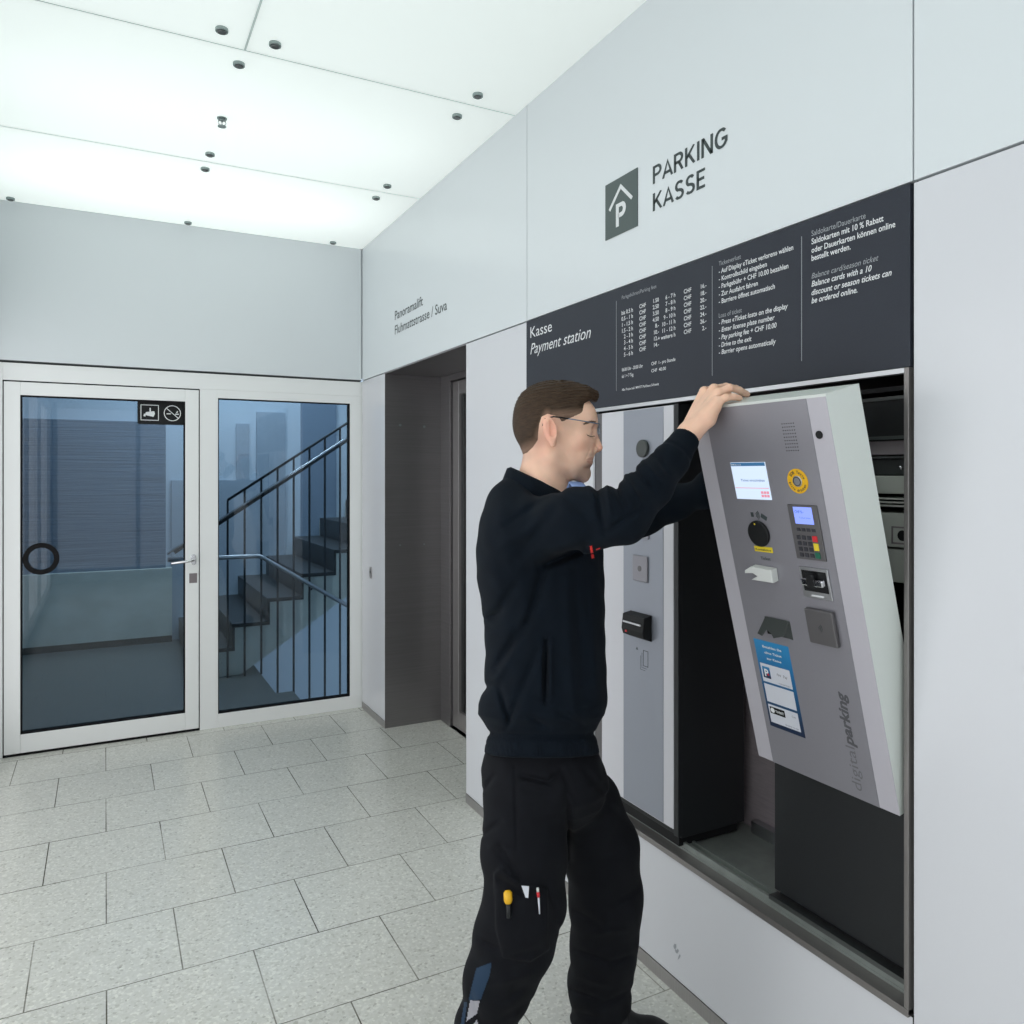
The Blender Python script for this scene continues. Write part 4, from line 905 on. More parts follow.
def surface(f, lo, hi, h):
    """surface-nets mesh of the zero level of f"""
    lo = np.array(lo, dtype=np.float32); n = np.ceil((np.array(hi) - lo) / h).astype(int) + 1
    ax = [lo[i] + h * np.arange(n[i], dtype=np.float32) for i in range(3)]
    # coarse pass marks the blocks near the surface
    B = 6
    nb = [int(math.ceil((n[i] - 1) / B)) for i in range(3)]
    cc = [lo[i] + h * B * (np.arange(nb[i]) + 0.5) for i in range(3)]
    G = np.stack(np.meshgrid(*cc, indexing='ij'), -1).reshape(-1, 3).astype(np.float32)
    fv = f(G).reshape(nb)
    near = np.abs(fv) < h * B * 1.45
    D = np.repeat(np.repeat(np.repeat(fv, B, 0), B, 1), B, 2)
    full = np.ones([nb[i] * B + 1 for i in range(3)], dtype=np.float32)
    full[:-1, :-1, :-1] = D; full[-1] = full[-2]; full[:, -1] = full[:, -2]; full[:, :, -1] = full[:, :, -2]
    full = np.where(full > 0, 1.0, -1.0).astype(np.float32)
    idx = np.argwhere(near)
    loc = np.stack(np.meshgrid(*[np.arange(B + 1)] * 3, indexing='ij'), -1).reshape(-1, 3)
    for s0 in range(0, len(idx), 1500):
        ch = idx[s0:s0 + 1500]
        I = (ch[:, None, :] * B + loc[None]).reshape(-1, 3)
        P = (lo + I * h).astype(np.float32)
        full[I[:, 0], I[:, 1], I[:, 2]] = f(P)
    V = full; m = V.shape
    sgn = V < 0
    cs = np.zeros([m[i] - 1 for i in range(3)], int)
    for a in (0, 1):
        for b in (0, 1):
            for c in (0, 1): cs += sgn[a:m[0] - 1 + a, b:m[1] - 1 + b, c:m[2] - 1 + c]
    act = np.argwhere((cs > 0) & (cs < 8))
    acc = np.zeros((len(act), 3)); cnt = np.zeros(len(act))
    for axx in range(3):
        o1, o2 = [(1, 2), (0, 2), (0, 1)][axx]
        for p in (0, 1):
            for q in (0, 1):
                A = act.copy(); A[:, o1] += p; A[:, o2] += q
                Bq = A.copy(); Bq[:, axx] += 1
                va = V[A[:, 0], A[:, 1], A[:, 2]]; vb = V[Bq[:, 0], Bq[:, 1], Bq[:, 2]]
                cr = (va < 0) != (vb < 0)
                t = np.where(cr, va / np.where(cr, va - vb, 1), 0)
                pt = A.astype(float); pt[:, axx] += t
                acc[cr] += pt[cr]; cnt[cr] += 1
    verts = lo + (acc / cnt[:, None]) * h
    ids = -np.ones([m[i] - 1 for i in range(3)], int); ids[act[:, 0], act[:, 1], act[:, 2]] = np.arange(len(act))
    faces = []
    for axx in range(3):
        o1, o2 = [(1, 2), (2, 0), (0, 1)][axx]
        sl0 = [slice(None)] * 3; sl1 = [slice(None)] * 3
        sl0[axx] = slice(0, m[axx] - 1); sl1[axx] = slice(1, m[axx])
        sl0[o1] = slice(1, m[o1] - 1); sl0[o2] = slice(1, m[o2] - 1); sl1[o1] = sl0[o1]; sl1[o2] = sl0[o2]
        a = sgn[tuple(sl0)]; b = sgn[tuple(sl1)]
        for fl, cond in ((0, a & ~b), (1, ~a & b)):
            E_ = np.argwhere(cond)
            if not len(E_): continue
            E_[:, o1] += 1; E_[:, o2] += 1
            q = []
            for (p, r_) in ((0, 0), (1, 0), (1, 1), (0, 1)):
                K = E_.copy(); K[:, o1] -= 1 - p; K[:, o2] -= 1 - r_
                q.append(ids[K[:, 0], K[:, 1], K[:, 2]])
            q = np.stack(q, 1)
            if fl: q = q[:, ::-1]
            faces.append(q)
    faces = np.concatenate(faces)
    faces = faces[(faces >= 0).all(1)]
    return verts, faces
def relax(v, f, it=1):
    for _ in range(it):
        e = np.concatenate([f[:, [0, 1]], f[:, [1, 2]], f[:, [2, 3]], f[:, [3, 0]]]); e = np.concatenate([e, e[:, ::-1]])
        s_ = np.zeros_like(v); c = np.zeros(len(v)); np.add.at(s_, e[:, 0], v[e[:, 1]]); np.add.at(c, e[:, 0], 1)
        v = v * 0.5 + 0.5 * s_ / np.maximum(c, 1)[:, None]
    return v
def sdf_obj(name, parts, m, parent, it=1, mirror=False):
    Vs, Fs, o = [], [], 0
    for (f, lo, hi, h) in parts:
        v, fc = surface(f, lo, hi, h); v = relax(v, fc, it)
        Vs.append(to_world(v)); Fs.append(fc[:, ::-1] + o if mirror else fc + o); o += len(v)
    V = np.concatenate(Vs); Fc = np.concatenate(Fs)
    me = bpy.data.meshes.new(name)
    me.from_pydata(V.tolist(), [], Fc.tolist()); me.update()
    return link(name, me, m, parent, smooth=True)

person = empty('person', (0.95, 1.80, 0.0))
tag(person, 'man in navy sweater, black work trousers and glasses holding the open machine cover', 'person')

# ---------------- head
HD = 1.95; K = HD / F          # metres per photo pixel at the head
def hp(u, v, off=0.0): return np.array([(u - CX) * K, HD + off, H0 - (v - CY) * K], dtype=np.float32)
def head_skin(P):
    Q = P.copy(); Q[:, 1] = HD + np.abs(P[:, 1] - HD)              # the head is symmetric
    r = ell(Q, hp(552.3, 423), (38.6 * K, 0.074, 37.5 * K))
    r = smin(r, ell(Q, hp(577, 421), (20.5 * K, 0.058, 24 * K)), 0.02)
    r = smin(r, ell(Q, hp(573, 447), (22 * K, 0.054, 31 * K)), 0.025)
    r = smin(r, chain(Q, [(hp(553, 458, 0.048), .014), (hp(572, 473, 0.034), .014), (hp(583, 477, 0.010), .014)], 0.01), 0.022)
    r = smin(r, ball(Q, hp(584, 473.5), 6.8 * K), 0.010)
    r = smin(r, rcone(Q, hp(590.5, 423, 0.012), hp(586, 422, 0.040), 4.6 * K, 4.0 * K), 0.012)      # brow
    r = smin(r, ball(Q, hp(577, 441, 0.040), 7.5 * K), 0.02)                                          # cheek bone
    r = smin(r, ball(Q, hp(582, 457, 0.022), 6.5 * K), 0.02)
    # mouth area
    r = smin(r, ell(Q, hp(584, 461), (7.5 * K, 0.024, 9 * K)), 0.010)
    # nose
    n = rcone(Q, hp(592.5, 429), hp(599.5, 447.5), 2.2 * K, 3.3 * K)
    n = smin(n, ball(Q, hp(594.3, 450, 0.0105), 3.1 * K), 0.006)
    n = smin(n, rcone(Q, hp(598, 449), hp(592, 452.5), 3.0 * K, 2.6 * K), 0.005)
    r = smin(r, n, 0.007)
    # eye sockets, lids
    r = smax(r, -ball(Q, hp(595.5, 432.5, 0.031), 6.3 * K), 0.010)
    r = smin(r, ell(Q, hp(586.6, 432.5, 0.031), (4.9 * K, 0.0135, 4.6 * K)), 0.004)
    dd, _ = seg2((Q[:, 0] / K + CX), CY - (Q[:, 2] - H0) / K, (588, 435.2), (593, 434))
    r = r + 0.0012 * np.exp(-(dd / 0.7) ** 2) * (np.abs(Q[:, 1] - HD - .031) < .014)
    # lips and the line between them
    r = smin(r, ell(Q, hp(590.3, 458.0), (2.6 * K, 0.019, 1.9 * K)), 0.004)
    r = smin(r, ell(Q, hp(589.6, 462.8), (2.8 * K, 0.017, 2.2 * K)), 0.004)
    dz = np.abs((Q[:, 2] - hp(0, 460.2)[2])) / K; off = np.abs(Q[:, 1] - HD)
    rr = Q[:, 0] / K + CX
    r = r + 0.0022 * np.exp(-(dz / 0.8) ** 2) * np.clip((0.026 - off) / 0.008, 0, 1) * (rr > 578)
    dd, _ = seg2(rr, CY - (Q[:, 2] - H0) / K, (584, 468.2), (592, 468.2)); r = r + 0.0016 * np.exp(-(dd / 2) ** 2)   # fold above the chin
    dd, _ = seg2(rr, CY - (Q[:, 2] - H0) / K, (588.5, 450), (584.5, 459)); r = r + 0.0013 * np.exp(-(dd / 1.3) ** 2) * (off > 0.012)
    # neck, slightly forward
    neck = chain(P, [(hp(539.5, 512), .066), (hp(542, 486), .0605), (hp(546, 458), .058)], 0.02)
    neck = smin(neck, rcone(Q, hp(549, 457, 0.05), hp(563, 497, 0.018), 0.014, 0.014), 0.02)
    neck = smin(neck, rcone(P, hp(562, 487), hp(561, 500), 0.016, 0.018), 0.02)
    r = smin(r, neck, 0.018)
    return r
def ear(P):
    Q = P.copy(); Q[:, 1] = HD + np.abs(P[:, 1] - HD)
    a = math.radians(-12); rot = np.array([[math.cos(a), 0, -math.sin(a)], [0, 1, 0], [math.sin(a), 0, math.cos(a)]]).T
    tilt = np.array([[math.cos(.3), -math.sin(.3), 0], [math.sin(.3), math.cos(.3), 0], [0, 0, 1]])
    R_ = rot @ tilt
    c = hp(548.5, 431.5, 0.079)
    e = ell(Q, c, (6.9 * K, 0.0075, 13.2 * K), R_)
    e = smax(e, -ell(Q, hp(549.4, 430.5, 0.0885), (4.4 * K, 0.0125, 9.2 * K), R_), 0.002)
    e = smin(e, rcone(Q, hp(547.0, 425, 0.081), hp(547.3, 437, 0.081), 0.0026, 0.0026), 0.003)     # inner fold
    e = smax(e, -ball(Q, hp(551.6, 436, 0.083), 0.0055), 0.002)
    e = smin(e, ball(Q, hp(554.2, 434, 0.079), 0.0042), 0.003)                                      # tragus
    e = smin(e, ell(Q, hp(551.5, 444, 0.075), (3.4 * K, 0.006, 4.2 * K)), 0.005)                     # lobe
    e = smin(e, ell(Q, hp(551, 433, 0.070), (5 * K, 0.008, 9 * K)), 0.006)
    return e
def head_all(P): return smin(head_skin(P), ear(P), 0.003)
head_box = ((hp(505, 0)[0], HD - 0.105, H0 - (512 - CY) * K), (hp(608, 0)[0], HD + 0.105, H0 - (378 - CY) * K))

# ---------------- right hand (near) over the top edge, left hand behind the cover
W_R = L3(688.5, 433, 1.835)
kn = {'p': L3(717.5, 402, 1.800), 'r': L3(718.5, 393.5, 1.822), 'm': L3(714, 389.5, 1.852), 'i': L3(704.5, 392, 1.882)}
fing = [
    [(kn['p'], .0098), (L3(726, 397.5, 1.796), .0085), (L3(733.5, 396.8, 1.803), .0078), (L3(739.5, 398.2, 1.812), .0070)],
    [(kn['r'], .0105), (L3(729.5, 387.8, 1.822), .0092), (L3(739, 390.2, 1.843), .0084), (L3(747.0, 394.2, 1.862), .0075)],
    [(kn['m'], .0108), (L3(726, 387.0, 1.872), .0095), (L3(736, 388.8, 1.900), .0086), (L3(743, 393.5, 1.918), .0078)],
    [(kn['i'], .0105), (L3(714, 388.5, 1.918), .0092), (L3(723, 390.0, 1.945), .0085), (L3(729, 394.0, 1.960), .0076)]]
def hand_r(P):
    r = None
    wr_ = W_R
    for i, k_ in enumerate('prmi'):
        base = wr_ + np.array([0.004 * (1.5 - i) * -0.2, (i - 1.5) * 0.012, 0.004 * (i - 1.5)], dtype=np.float32) * 1.0
        q = rcone(P, base, kn[k_], .0182, .0132); r = q if r is None else smin(r, q, 0.012)
    r = smin(r, chain(P, [(L3(694, 437, 1.828), .012), (L3(708, 419, 1.806), .0175), (L3(714, 409, 1.800), .013)], .01), 0.014)   # little-finger heel
    r = smin(r, chain(P, [(L3(693, 428, 1.86), .014), (L3(700, 415, 1.875), .015), (L3(706, 408, 1.895), .010)], .01), 0.012)
    for fg in fing: r = smin(r, chain(P, fg, 0.004), 0.0045)
    for k_ in 'prmi': r = smin(r, ball(P, kn[k_] + np.array([-.001, 0, .003], dtype=np.float32), .0098), .004)
    th = chain(P, [(L3(698, 420, 1.872), .0125), (L3(704, 410, 1.865), .0105), (L3(711, 410, 1.850), .0090)], .004)
    r = smin(r, th, .006)
    fa = rcone(P, L3(668, 457, 1.80), W_R, .026, .0245)
    fa = smin(fa, rcone(P, W_R + np.array([-.008, -.012, .012], dtype=np.float32), W_R + np.array([-.010, -.012, .010], dtype=np.float32), .012, .012), .01)
    r = smin(r, fa, 0.016)
    # tendons on the back of the hand
    u, v = PXY(P)
    for k_ in 'prm':
        kk = kn[k_]; ku, kv = CX + F * kk[0] / kk[1], CY - F * (kk[2] - H0) / kk[1]
        dd, _ = seg2(u, v, (ku - 1, kv + 1), (693, 424)); r = r - 0.0009 * np.exp(-(dd / 1.3) ** 2)
    return r
W_L = np.array([0.545, 2.000, H0 - (484 - CY) * 2.0 / F], dtype=np.float32)
def lr(x, y, z): return np.array([C * x - S * y, S * x + C * y, z], dtype=np.float32)     # world -> frame
LW = lr(1.43, 1.565, 1.530)
def hand_l(P):
    k4 = [lr(1.445, 1.515, 1.565), lr(1.45, 1.515, 1.545), lr(1.453, 1.515, 1.525), lr(1.453, 1.518, 1.505)]
    r = None
    for i, kk in enumerate(k4):
        q = rcone(P, LW, kk, .016, .011); r = q if r is None else smin(r, q, .01)
    for i, kk in enumerate(k4):
        a = kk + lr(-0.004, -.030, 0.004) - 0 * kk; b = a + lr(-.022, -.016, .001); c_ = b + lr(-.014, 0.002, 0)
        r = smin(r, chain(P, [(kk, .0098), (a, .009), (b, .008), (c_, .0072)], .003), .004)
    r = smin(r, chain(P, [(LW, .014), (lr(1.425, 1.53, 1.575), .011), (lr(1.410, 1.505, 1.59), .009)], .004), .006)
    return smin(r, rcone(P, L3(690, 498, 2.10), LW, .034, .024), .015)

# ---------------- sweater
SD = 2.0
def zv(v, d=SD): return H0 - (v - CY) * d / F
def trow(v, u0, u1, hd, cd=SD):
    dd = cd - 0.02; return (zv(v), ((u0 + u1) / 2 - CX) / F * dd, cd, (u1 - u0) / 2 / F * dd, hd)
torso_rows = [trow(486, 515, 566, .075), trow(492, 508, 580, .105), trow(503, 499, 590, .150), trow(518, 489, 598, .178), trow(545, 480, 603, .188), trow(575, 477, 604, .188),
              trow(610, 482, 605, .180), trow(650, 485, 606, .176), trow(688, 484, 607, .178), trow(704, 478, 607, .184), trow(714, 477, 605, .182), trow(723, 484, 599, .170),
              trow(731, 489, 595, .162), trow(739, 486, 597, .166), trow(757, 483, 600, .170)]
SH_R, EL_R, CU_R = L3(527, 531, 1.845), L3(621, 516, 1.715), L3(686.5, 438.5, 1.826)
SH_L, EL_L, CU_L = L3(566, 530, 2.14), L3(640, 514, 2.20), L3(707, 492, 2.045)
sw_folds = [
    # right sleeve, around the elbow and forearm
    ((596, 487), (604, 528), 3.2, .007), ((606, 482), (611, 515), 2.6, -.005), ((612, 476), (626, 512), 3.0, .007), ((622, 470), (640, 500), 2.6, -.005), ((605, 533), (640, 508), 3.0, .006),
    ((629, 464), (652, 492), 2.6, .005), ((640, 458), (662, 482), 2.4, -.003), ((588, 486), (597, 500), 2.4, -.004), ((652, 450), (668, 474), 2.2, .003),
    ((560, 492), (585, 515), 5, .004), ((535, 497), (520, 540), 6, .003), ((548, 498), (500, 530), 4, .004), ((556, 510), (515, 560), 6, .005), ((545, 520), (495, 550), 5, -.003),
    # arm pit and side of the body
    ((585, 548), (540, 566), 5, .012), ((545, 566), (527, 620), 5, .010), ((527, 620), (497, 668), 5, .009), ((535, 590), (515, 640), 4, -.004), ((515, 585), (490, 625), 5, .006), ((518, 640), (490, 690), 4, -.004),
    ((546, 640), (545, 702), 2.2, .013), ((551, 640), (551, 700), 3.0, -.004), ((538, 650), (512, 712), 4, .005),
    ((575, 570), (585, 700), 5, .004), ((592, 580), (596, 690), 4, -.003), ((566, 580), (573, 720), 5, -.003), ((500, 690), (510, 722), 3, .006), ((515, 705), (506, 728), 2.5, .005),
    ((560, 712), (585, 726), 3, .004), ((530, 716), (548, 728), 3, .004), ((486, 618), (500, 612), 3, .005), ((478, 690), (500, 684), 4, .004)]
def sweater(P, it=True):
    PT = P.copy(); PT[:, 2] -= 0.28 * (SD - P[:, 1]) * np.clip((1.16 - P[:, 2]) / 0.22, 0, 1)      # the waist sits higher on the near side
    r = loft(PT, torso_rows, 2.25)
    r = smin(r, ell(P, L3(512, 545, 1.93), (.085, .13, .17)), 0.03)
    ar = chain(P, [(SH_R, .078), (L3(578, 521, 1.765), .071), (EL_R, .0600)], 0.03)
    ar = smin(ar, chain(P, [(EL_R, .0575), (L3(650, 486, 1.76), .0495), (L3(671, 460, 1.80), .0395), (CU_R, .0325)], 0.02), 0.03)
    al = chain(P, [(SH_L, .080), (L3(606, 520, 2.18), .070), (EL_L, .060), (L3(672, 503, 2.13), .046), (CU_L, .036), (lr(1.415, 1.58, 1.527), .033)], 0.03)
    r = smin(r, smin(ar, al, 0.02), 0.045)
    r = r + 1.9 * folds(P, sw_folds)
    # fine cloth undulation
    w_ = 0.0016 * np.sin(P[:, 2] * 55 + P[:, 0] * 60 + 2.2 * np.sin(P[:, 1] * 23)) * np.sin(P[:, 0] * 42 - P[:, 2] * 31)
    r = r + w_
    # hem rib: a small step, ribs
    zz = PT[:, 2]; u, v = PXY(P)
    hem_top = zv(733) + 0.0
    rib = (zz < hem_top)
    tor = (u > 470) & (u < 612)
    th_ = np.arctan2(P[:, 1] - SD, P[:, 0] - 0.08)
    r = r + np.where(rib & tor, 0.0012 * np.sin(th_ * 150), 0) + np.where(tor, 0.005 * np.exp(-((zz - hem_top) / 0.007) ** 2), 0)
    # cuff seam
    ax = (CU_R - L3(671, 460, 1.80)); ax = ax / np.linalg.norm(ax); s_ = (P - CU_R) @ ax
    nearc = np.sqrt(((P - CU_R) ** 2).sum(1)) < 0.11
    r = r + np.where(nearc, 0.0025 * np.exp(-((s_ + 0.052) / 0.005) ** 2), 0)
    r = np.where(nearc, smax(r, s_ - 0.004, 0.004), r)
    # hem cut, slightly lower at the side
    cut = zv(753) + 0 * zz - zz
    r = np.where(tor, smax(r, cut.astype(np.float32), 0.006), r)
    # neck opening
    nk = rcone(P, hp(536, 505), hp(550, 455), .066, .064)
    return smax(r, -nk, 0.004).astype(np.float32)
# ---------------- trousers
tr_rows = [trow(728, 494, 590, .130), trow(744, 488, 595, .142), trow(756, 484, 601, .152), trow(768, 481, 606, .160), trow(782, 481, 609, .160), trow(796, 487, 605, .145), trow(812, 500, 594, .105), trow(828, 520, 576, .05)]
LEG_R = [(L3(527, 806, 1.925), .106), (L3(525, 850, 1.885), .101), (L3(524, 905, 1.86), .093), (L3(514, 940, 1.86), .092), (L3(501, 975, 1.87), .083), (L3(486, 1024, 1.90), .068), (L3(474, 1066, 1.93), .064)]
LEG_L = [(L3(583, 806, 2.065), .102), (L3(601, 850, 2.09), .098), (L3(606, 900, 2.09), .094), (L3(604, 945, 2.10), .086), (L3(600, 985, 2.12), .082), (L3(601, 1024, 2.14), .078), (L3(601, 1042, 2.15), .074)]
tr_folds = [
    ((522, 776), (548, 782), 2.5, .008), ((548, 782), (562, 770), 2.5, .007), ((520, 782), (550, 788), 2.5, -.004), ((567, 790), (570, 860), 3.0, .010), ((562, 770), (575, 800), 3, .006), ((585, 770), (610, 800), 4, .004), ((600, 800), (630, 820), 4, .003), 
    ((515, 765), (517, 850), 1.4, .004), ((484, 790), (494, 776), 2.5, .005), ((483, 835), (500, 822), 3, .006), ((488, 845), (512, 850), 3, -.003), ((500, 845), (520, 880), 2.4, .007), ((496, 850), (510, 868), 2.5, .005),
    ((575, 910), (600, 925), 3, .006), ((612, 905), (636, 890), 3, .005), ((585, 935), (625, 930), 3, -.004), ((577, 950), (610, 962), 3, .007), ((600, 965), (634, 955), 3, .006), ((575, 975), (605, 985), 3, -.004),
    ((572, 990), (600, 1000), 3, .008), ((595, 1008), (632, 990), 3.5, .007), ((573, 1012), (600, 1018), 3, .005), ((590, 870), (625, 850), 4, .003),
    ((480, 940), (500, 948), 3, .006), ((498, 960), (540, 950), 4, .005), ((490, 985), (530, 975), 4, -.004), ((505, 1000), (525, 985), 4, .005), ((470, 990), (480, 1020), 3, .004), ((545, 880), (560, 930), 3, .005), ((530, 1000), (500, 1020), 4, .004)]
POCKET = [(494, 873), (500, 868), (520, 882), (548, 888), (549, 950), (530, 962), (503, 958), (496, 930)]
def trousers(P, pocket=True):
    r = loft(P, tr_rows, 2.2)
    a = chain(P, LEG_R, 0.03); b = chain(P, LEG_L, 0.03)
    near_top = np.clip((P[:, 2] - zv(880)) / 0.22, 0, 1)
    lg = smin(a, b, 0.012 + 0.02 * near_top)
    r = smin(r, lg, 0.035)
    r = r + 1.35 * folds(P, tr_folds)
    r = r + 0.0022 * np.sin(P[:, 2] * 48 + 1.7 * np.sin(P[:, 0] * 40)) * np.sin(P[:, 0] * 30 + P[:, 1] * 26)
    if pocket:
        u, v = PXY(P); sd = poly_sd(u, v, POCKET)
        k = np.clip(0.5 - sd / 1.6, 0, 1); k = k * k * (3 - 2 * k)
        r = r - np.where(P[:, 1] < 1.92, 0.008 * k, 0)
        mo_, _ = seg2(u, v, (500, 880), (522, 893)); r = r + np.where(P[:, 1] < 1.9, 0.009 * np.exp(-(mo_ / 4.0) ** 2), 0)
    return smax(r, (P[:, 2] * -1 + 0.045).astype(np.float32), 0.01).astype(np.float32)

# hidden parts of the body under the clothes
def under(P):
    rows = [(a, b, c, d * .80, e * .80) for (a, b, c, d, e) in torso_rows if a > zv(740)] + [(zv(780), .08, SD, .11, .11)]
    r = loft(P, rows, 2.1)
    r = smin(r, chain(P, [(SH_R, .052), (EL_R, .040), (L3(662, 462, 1.80), .034)], .02), .03)
    r = smin(r, chain(P, [(SH_L, .052), (EL_L, .040), (L3(690, 498, 2.10), .032)], .02), .03)
    r = smin(r, chain(P, [(p, q * .6) for p, q in LEG_R], .02), .03); r = smin(r, chain(P, [(p, q * .6) for p, q in LEG_L], .02), .03)
    return smin(r, rcone(P, hp(541, 520), hp(546, 480), .06, .052), .03)
hb0 = (0.30, 1.76, H0 - 0.02); hb1 = (0.60, 2.02, H0 + 0.24)
body = sdf_obj('body', [(head_all, head_box[0], head_box[1], 0.0019), (hand_r, (0.34, 1.74, 1.555), (0.57, 2.0, 1.80), 0.0019),
                        (hand_l, (0.42, 1.88, 1.44), (0.62, 2.16, 1.64), 0.0035), (under, (-0.20, 1.62, 0.03), (0.56, 2.34, 1.50), 0.009)], M['skin'], person)
sweater_o = sdf_obj('sweater', [(sweater, (-0.12, 1.58, 0.74), (0.60, 2.36, 1.66), 0.0036)], M['sweater'], person)
trouser_o = sdf_obj('trousers', [(trousers, (-0.20, 1.70, 0.03), (0.40, 2.30, 0.96), 0.0040)], M['trouser'], person)
tag(trouser_o, 'black work trousers with thigh pocket')

# ---------------- hair: a shell over the scalp inside a hairline
HAIRP = [(600.5, 389), (601.5, 397), (598, 403.5), (590, 400.5), (582.5, 405), (580.5, 414), (575, 417.5), (567.5, 420.5), (563, 423), (559.5, 424), (557.0, 420), (552.5, 418), (546, 416.5), (541, 419), (539, 425), (538, 432),
         (537.5, 441), (533, 448), (527, 453.5), (521, 455.5), (514, 454), (500, 452), (495, 370), (600, 370)]
def hair(P):
    Q = P.copy(); Q[:, 1] = HD + np.abs(P[:, 1] - HD)
    u = P[:, 0] / K + CX; v = CY - (P[:, 2] - H0) / K
    r = head_skin(P)
    top = np.clip((418 - v) / 25, 0, 1); 
    th_ = 0.0035 + 0.009 * top ** 1.2
    line = poly_sd(u, v, HAIRP) * K
    th_ = th_ * np.clip(-line / 0.016 * np.clip((v - 398) / 12, 0, 1) + 1 - np.clip((v - 398) / 12, 0, 1), 0.25, 1)
    r = r - th_.astype(np.float32)
    # quiff
    r = smin(r, rcone(Q, hp(570, 393.5, .012), hp(592.5, 395.5, .012), 11.0 * K, 6.0 * K), 0.018)
    r = smin(r, rcone(Q, hp(555, 394, .02), hp(583, 395, .030), 10 * K, 8 * K), 0.015)
    # swept strands
    ph = (v * 1.05 + 0.12 * (u - 560) - 0.004 * (u - 560) ** 2) + 1.2 * np.sin(P[:, 1] * 70)
    st_ = np.sin(ph * 2.1 + 1.5 * np.sin(u * 0.11)) * 0.6 + np.sin(ph * 4.7 + u * 0.25) * 0.4
    r = r - (0.0010 + 0.0010 * top) * st_ * np.clip((428 - v) / 12, 0.15, 1)
    return smax(r, line.astype(np.float32), 0.0030).astype(np.float32)
hair_o = sdf_obj('hair', [(hair, (hp(506, 0)[0], HD - 0.10, zv(458, HD)), (hp(606, 0)[0], HD + 0.10, zv(376, HD)), 0.0019)], M['hair'], person)
me_ = hair_o.data; ca = me_.color_attributes.new('tone', 'FLOAT_COLOR', 'POINT'); V = np.array([v.co[:] for v in me_.vertices]); r_ = C * V[:, 0] - S * V[:, 1]
u_ = r_ / K + CX; v_ = CY - (V[:, 2] - H0) / K
edge = np.minimum(seg2(u_, v_, (579, 416), (553, 418))[0] / 7.0, np.minimum(seg2(u_, v_, (546, 416), (538, 438))[0] / 6.0, seg2(u_, v_, (536, 445), (515, 456))[0] / 9.0))
T = np.zeros((len(V), 4)); T[:, 3] = 1; T[:, 0] = np.clip(1 - edge, 0, 1) * 0.8
ca.data.foreach_set('color', T.astype(np.float32).ravel())
# eyebrows and the dark lash line
def fr_pt(p): return Vector(to_world(np.array([p]))[0])
eb = MB(); ey = MB(); ir = MB()
for sgn in (-1, 1):
    pts_ = []
    for uu, vv, of in ((594.2, 424.6, .014), (592.6, 422.6, .026), (590.0, 422.0, .037), (586.5, 423.0, .046)): pts_.append(fr_pt(hp(uu, vv, sgn * of)))
    eb.tube(pts_, [0.0022, 0.0026, 0.0024, 0.0012], 8)
    pts_ = [fr_pt(hp(uu, vv, sgn * of)) for uu, vv, of in ((591.6, 434.6, .021), (592.0, 435.4, .030), (589.6, 434.8, .041))]
    ey.tube(pts_, [0.0007, 0.0012, 0.0008], 6)

# ---------------- spectacles
gl_ = empty('spectacles', fr_pt(hp(590, 425))); gl_.parent = person; bpy.context.view_layer.update(); gl_.matrix_parent_inverse = person.matrix_world.inverted()
for sgn in (-1, 1):
    tp = [hp(541.5, 427.5, sgn * .072), hp(544, 421, sgn * .079), hp(552, 419, sgn * .082), hp(566, 421, sgn * .080)]
    MB().tube([fr_pt(p) for p in tp], 0.0018, 8).build('temple_tip', M['black'], gl_)
    tp = [hp(566, 421, sgn * .080), hp(580, 423, sgn * .074), hp(594, 425.2, sgn * .064), hp(596.8, 425.6, sgn * .060)]
    MB().tube([fr_pt(p) for p in tp], 0.0013, 8).build('temple', M['specs'], gl_)
    rim = []
    for k in range(25):
        a = 2 * math.pi * k / 24; cx_ = abs(math.cos(a)) ** .7 * math.copysign(1, math.cos(a)); cz_ = abs(math.sin(a)) ** .7 * math.copysign(1, math.sin(a))
        rim.append(hp(598.2 - 1.2 * abs(cx_ * .5 + .5) - 0.08 * cz_, 432.2 - 7.0 * cz_, sgn * (.035 + .025 * cx_)))
    MB().tube([fr_pt(p) for p in rim[:13]], 0.0008, 6).tube([fr_pt(p) for p in rim[12:]], 0.0005, 6).build('rim', M['specs'], gl_)
    MB().mesh([fr_pt(p) for p in rim[:-1]] , [tuple(range(24))]).build('lens', M['lens'], gl_)
MB().tube([fr_pt(hp(598.3, 429, -.010)), fr_pt(hp(599.4, 427.6, 0)), fr_pt(hp(598.3, 429, .010))], 0.0011, 8).build('bridge', M['specs'], gl_)
# ---------------- collars
def collar(name, m, rings, a0, a1, n=44, th=0.0035):
    """rings: list of (centre point, radius r, radius d, slope) from the neck fold outwards; angle 0 = front"""
    v_, f_ = [], []
    for i in range(n + 1):
        a = a0 + (a1 - a0) * i / n
        for (cu, cv, rr, rd, sl_) in rings:
            c0 = hp(cu, cv); v_.append(fr_pt(c0 + np.array([rr * math.cos(a), rd * math.sin(a), sl_ * math.cos(a)], dtype=np.float32)))
    m_ = len(rings)
    for i in range(n):
        for j in range(m_ - 1): f_.append((i * m_ + j, (i + 1) * m_ + j, (i + 1) * m_ + j + 1, i * m_ + j + 1))
    me = bpy.data.meshes.new(name); me.from_pydata(v_, [], f_); me.update()
    o = link(name, me, m, None, True)
    md = o.modifiers.new('thick', 'SOLIDIFY'); md.thickness = th; md.offset = 0
    ev = o.evaluated_get(bpy.context.evaluated_depsgraph_get()); me2 = bpy.data.meshes.new_from_object(ev)
    for p in me2.polygons: p.use_smooth = True
    o.modifiers.clear(); o.data = me2
    return o
def under_parent(o, p):
    o.parent = p; bpy.context.view_layer.update(); o.matrix_parent_inverse = p.matrix_world.inverted(); return o
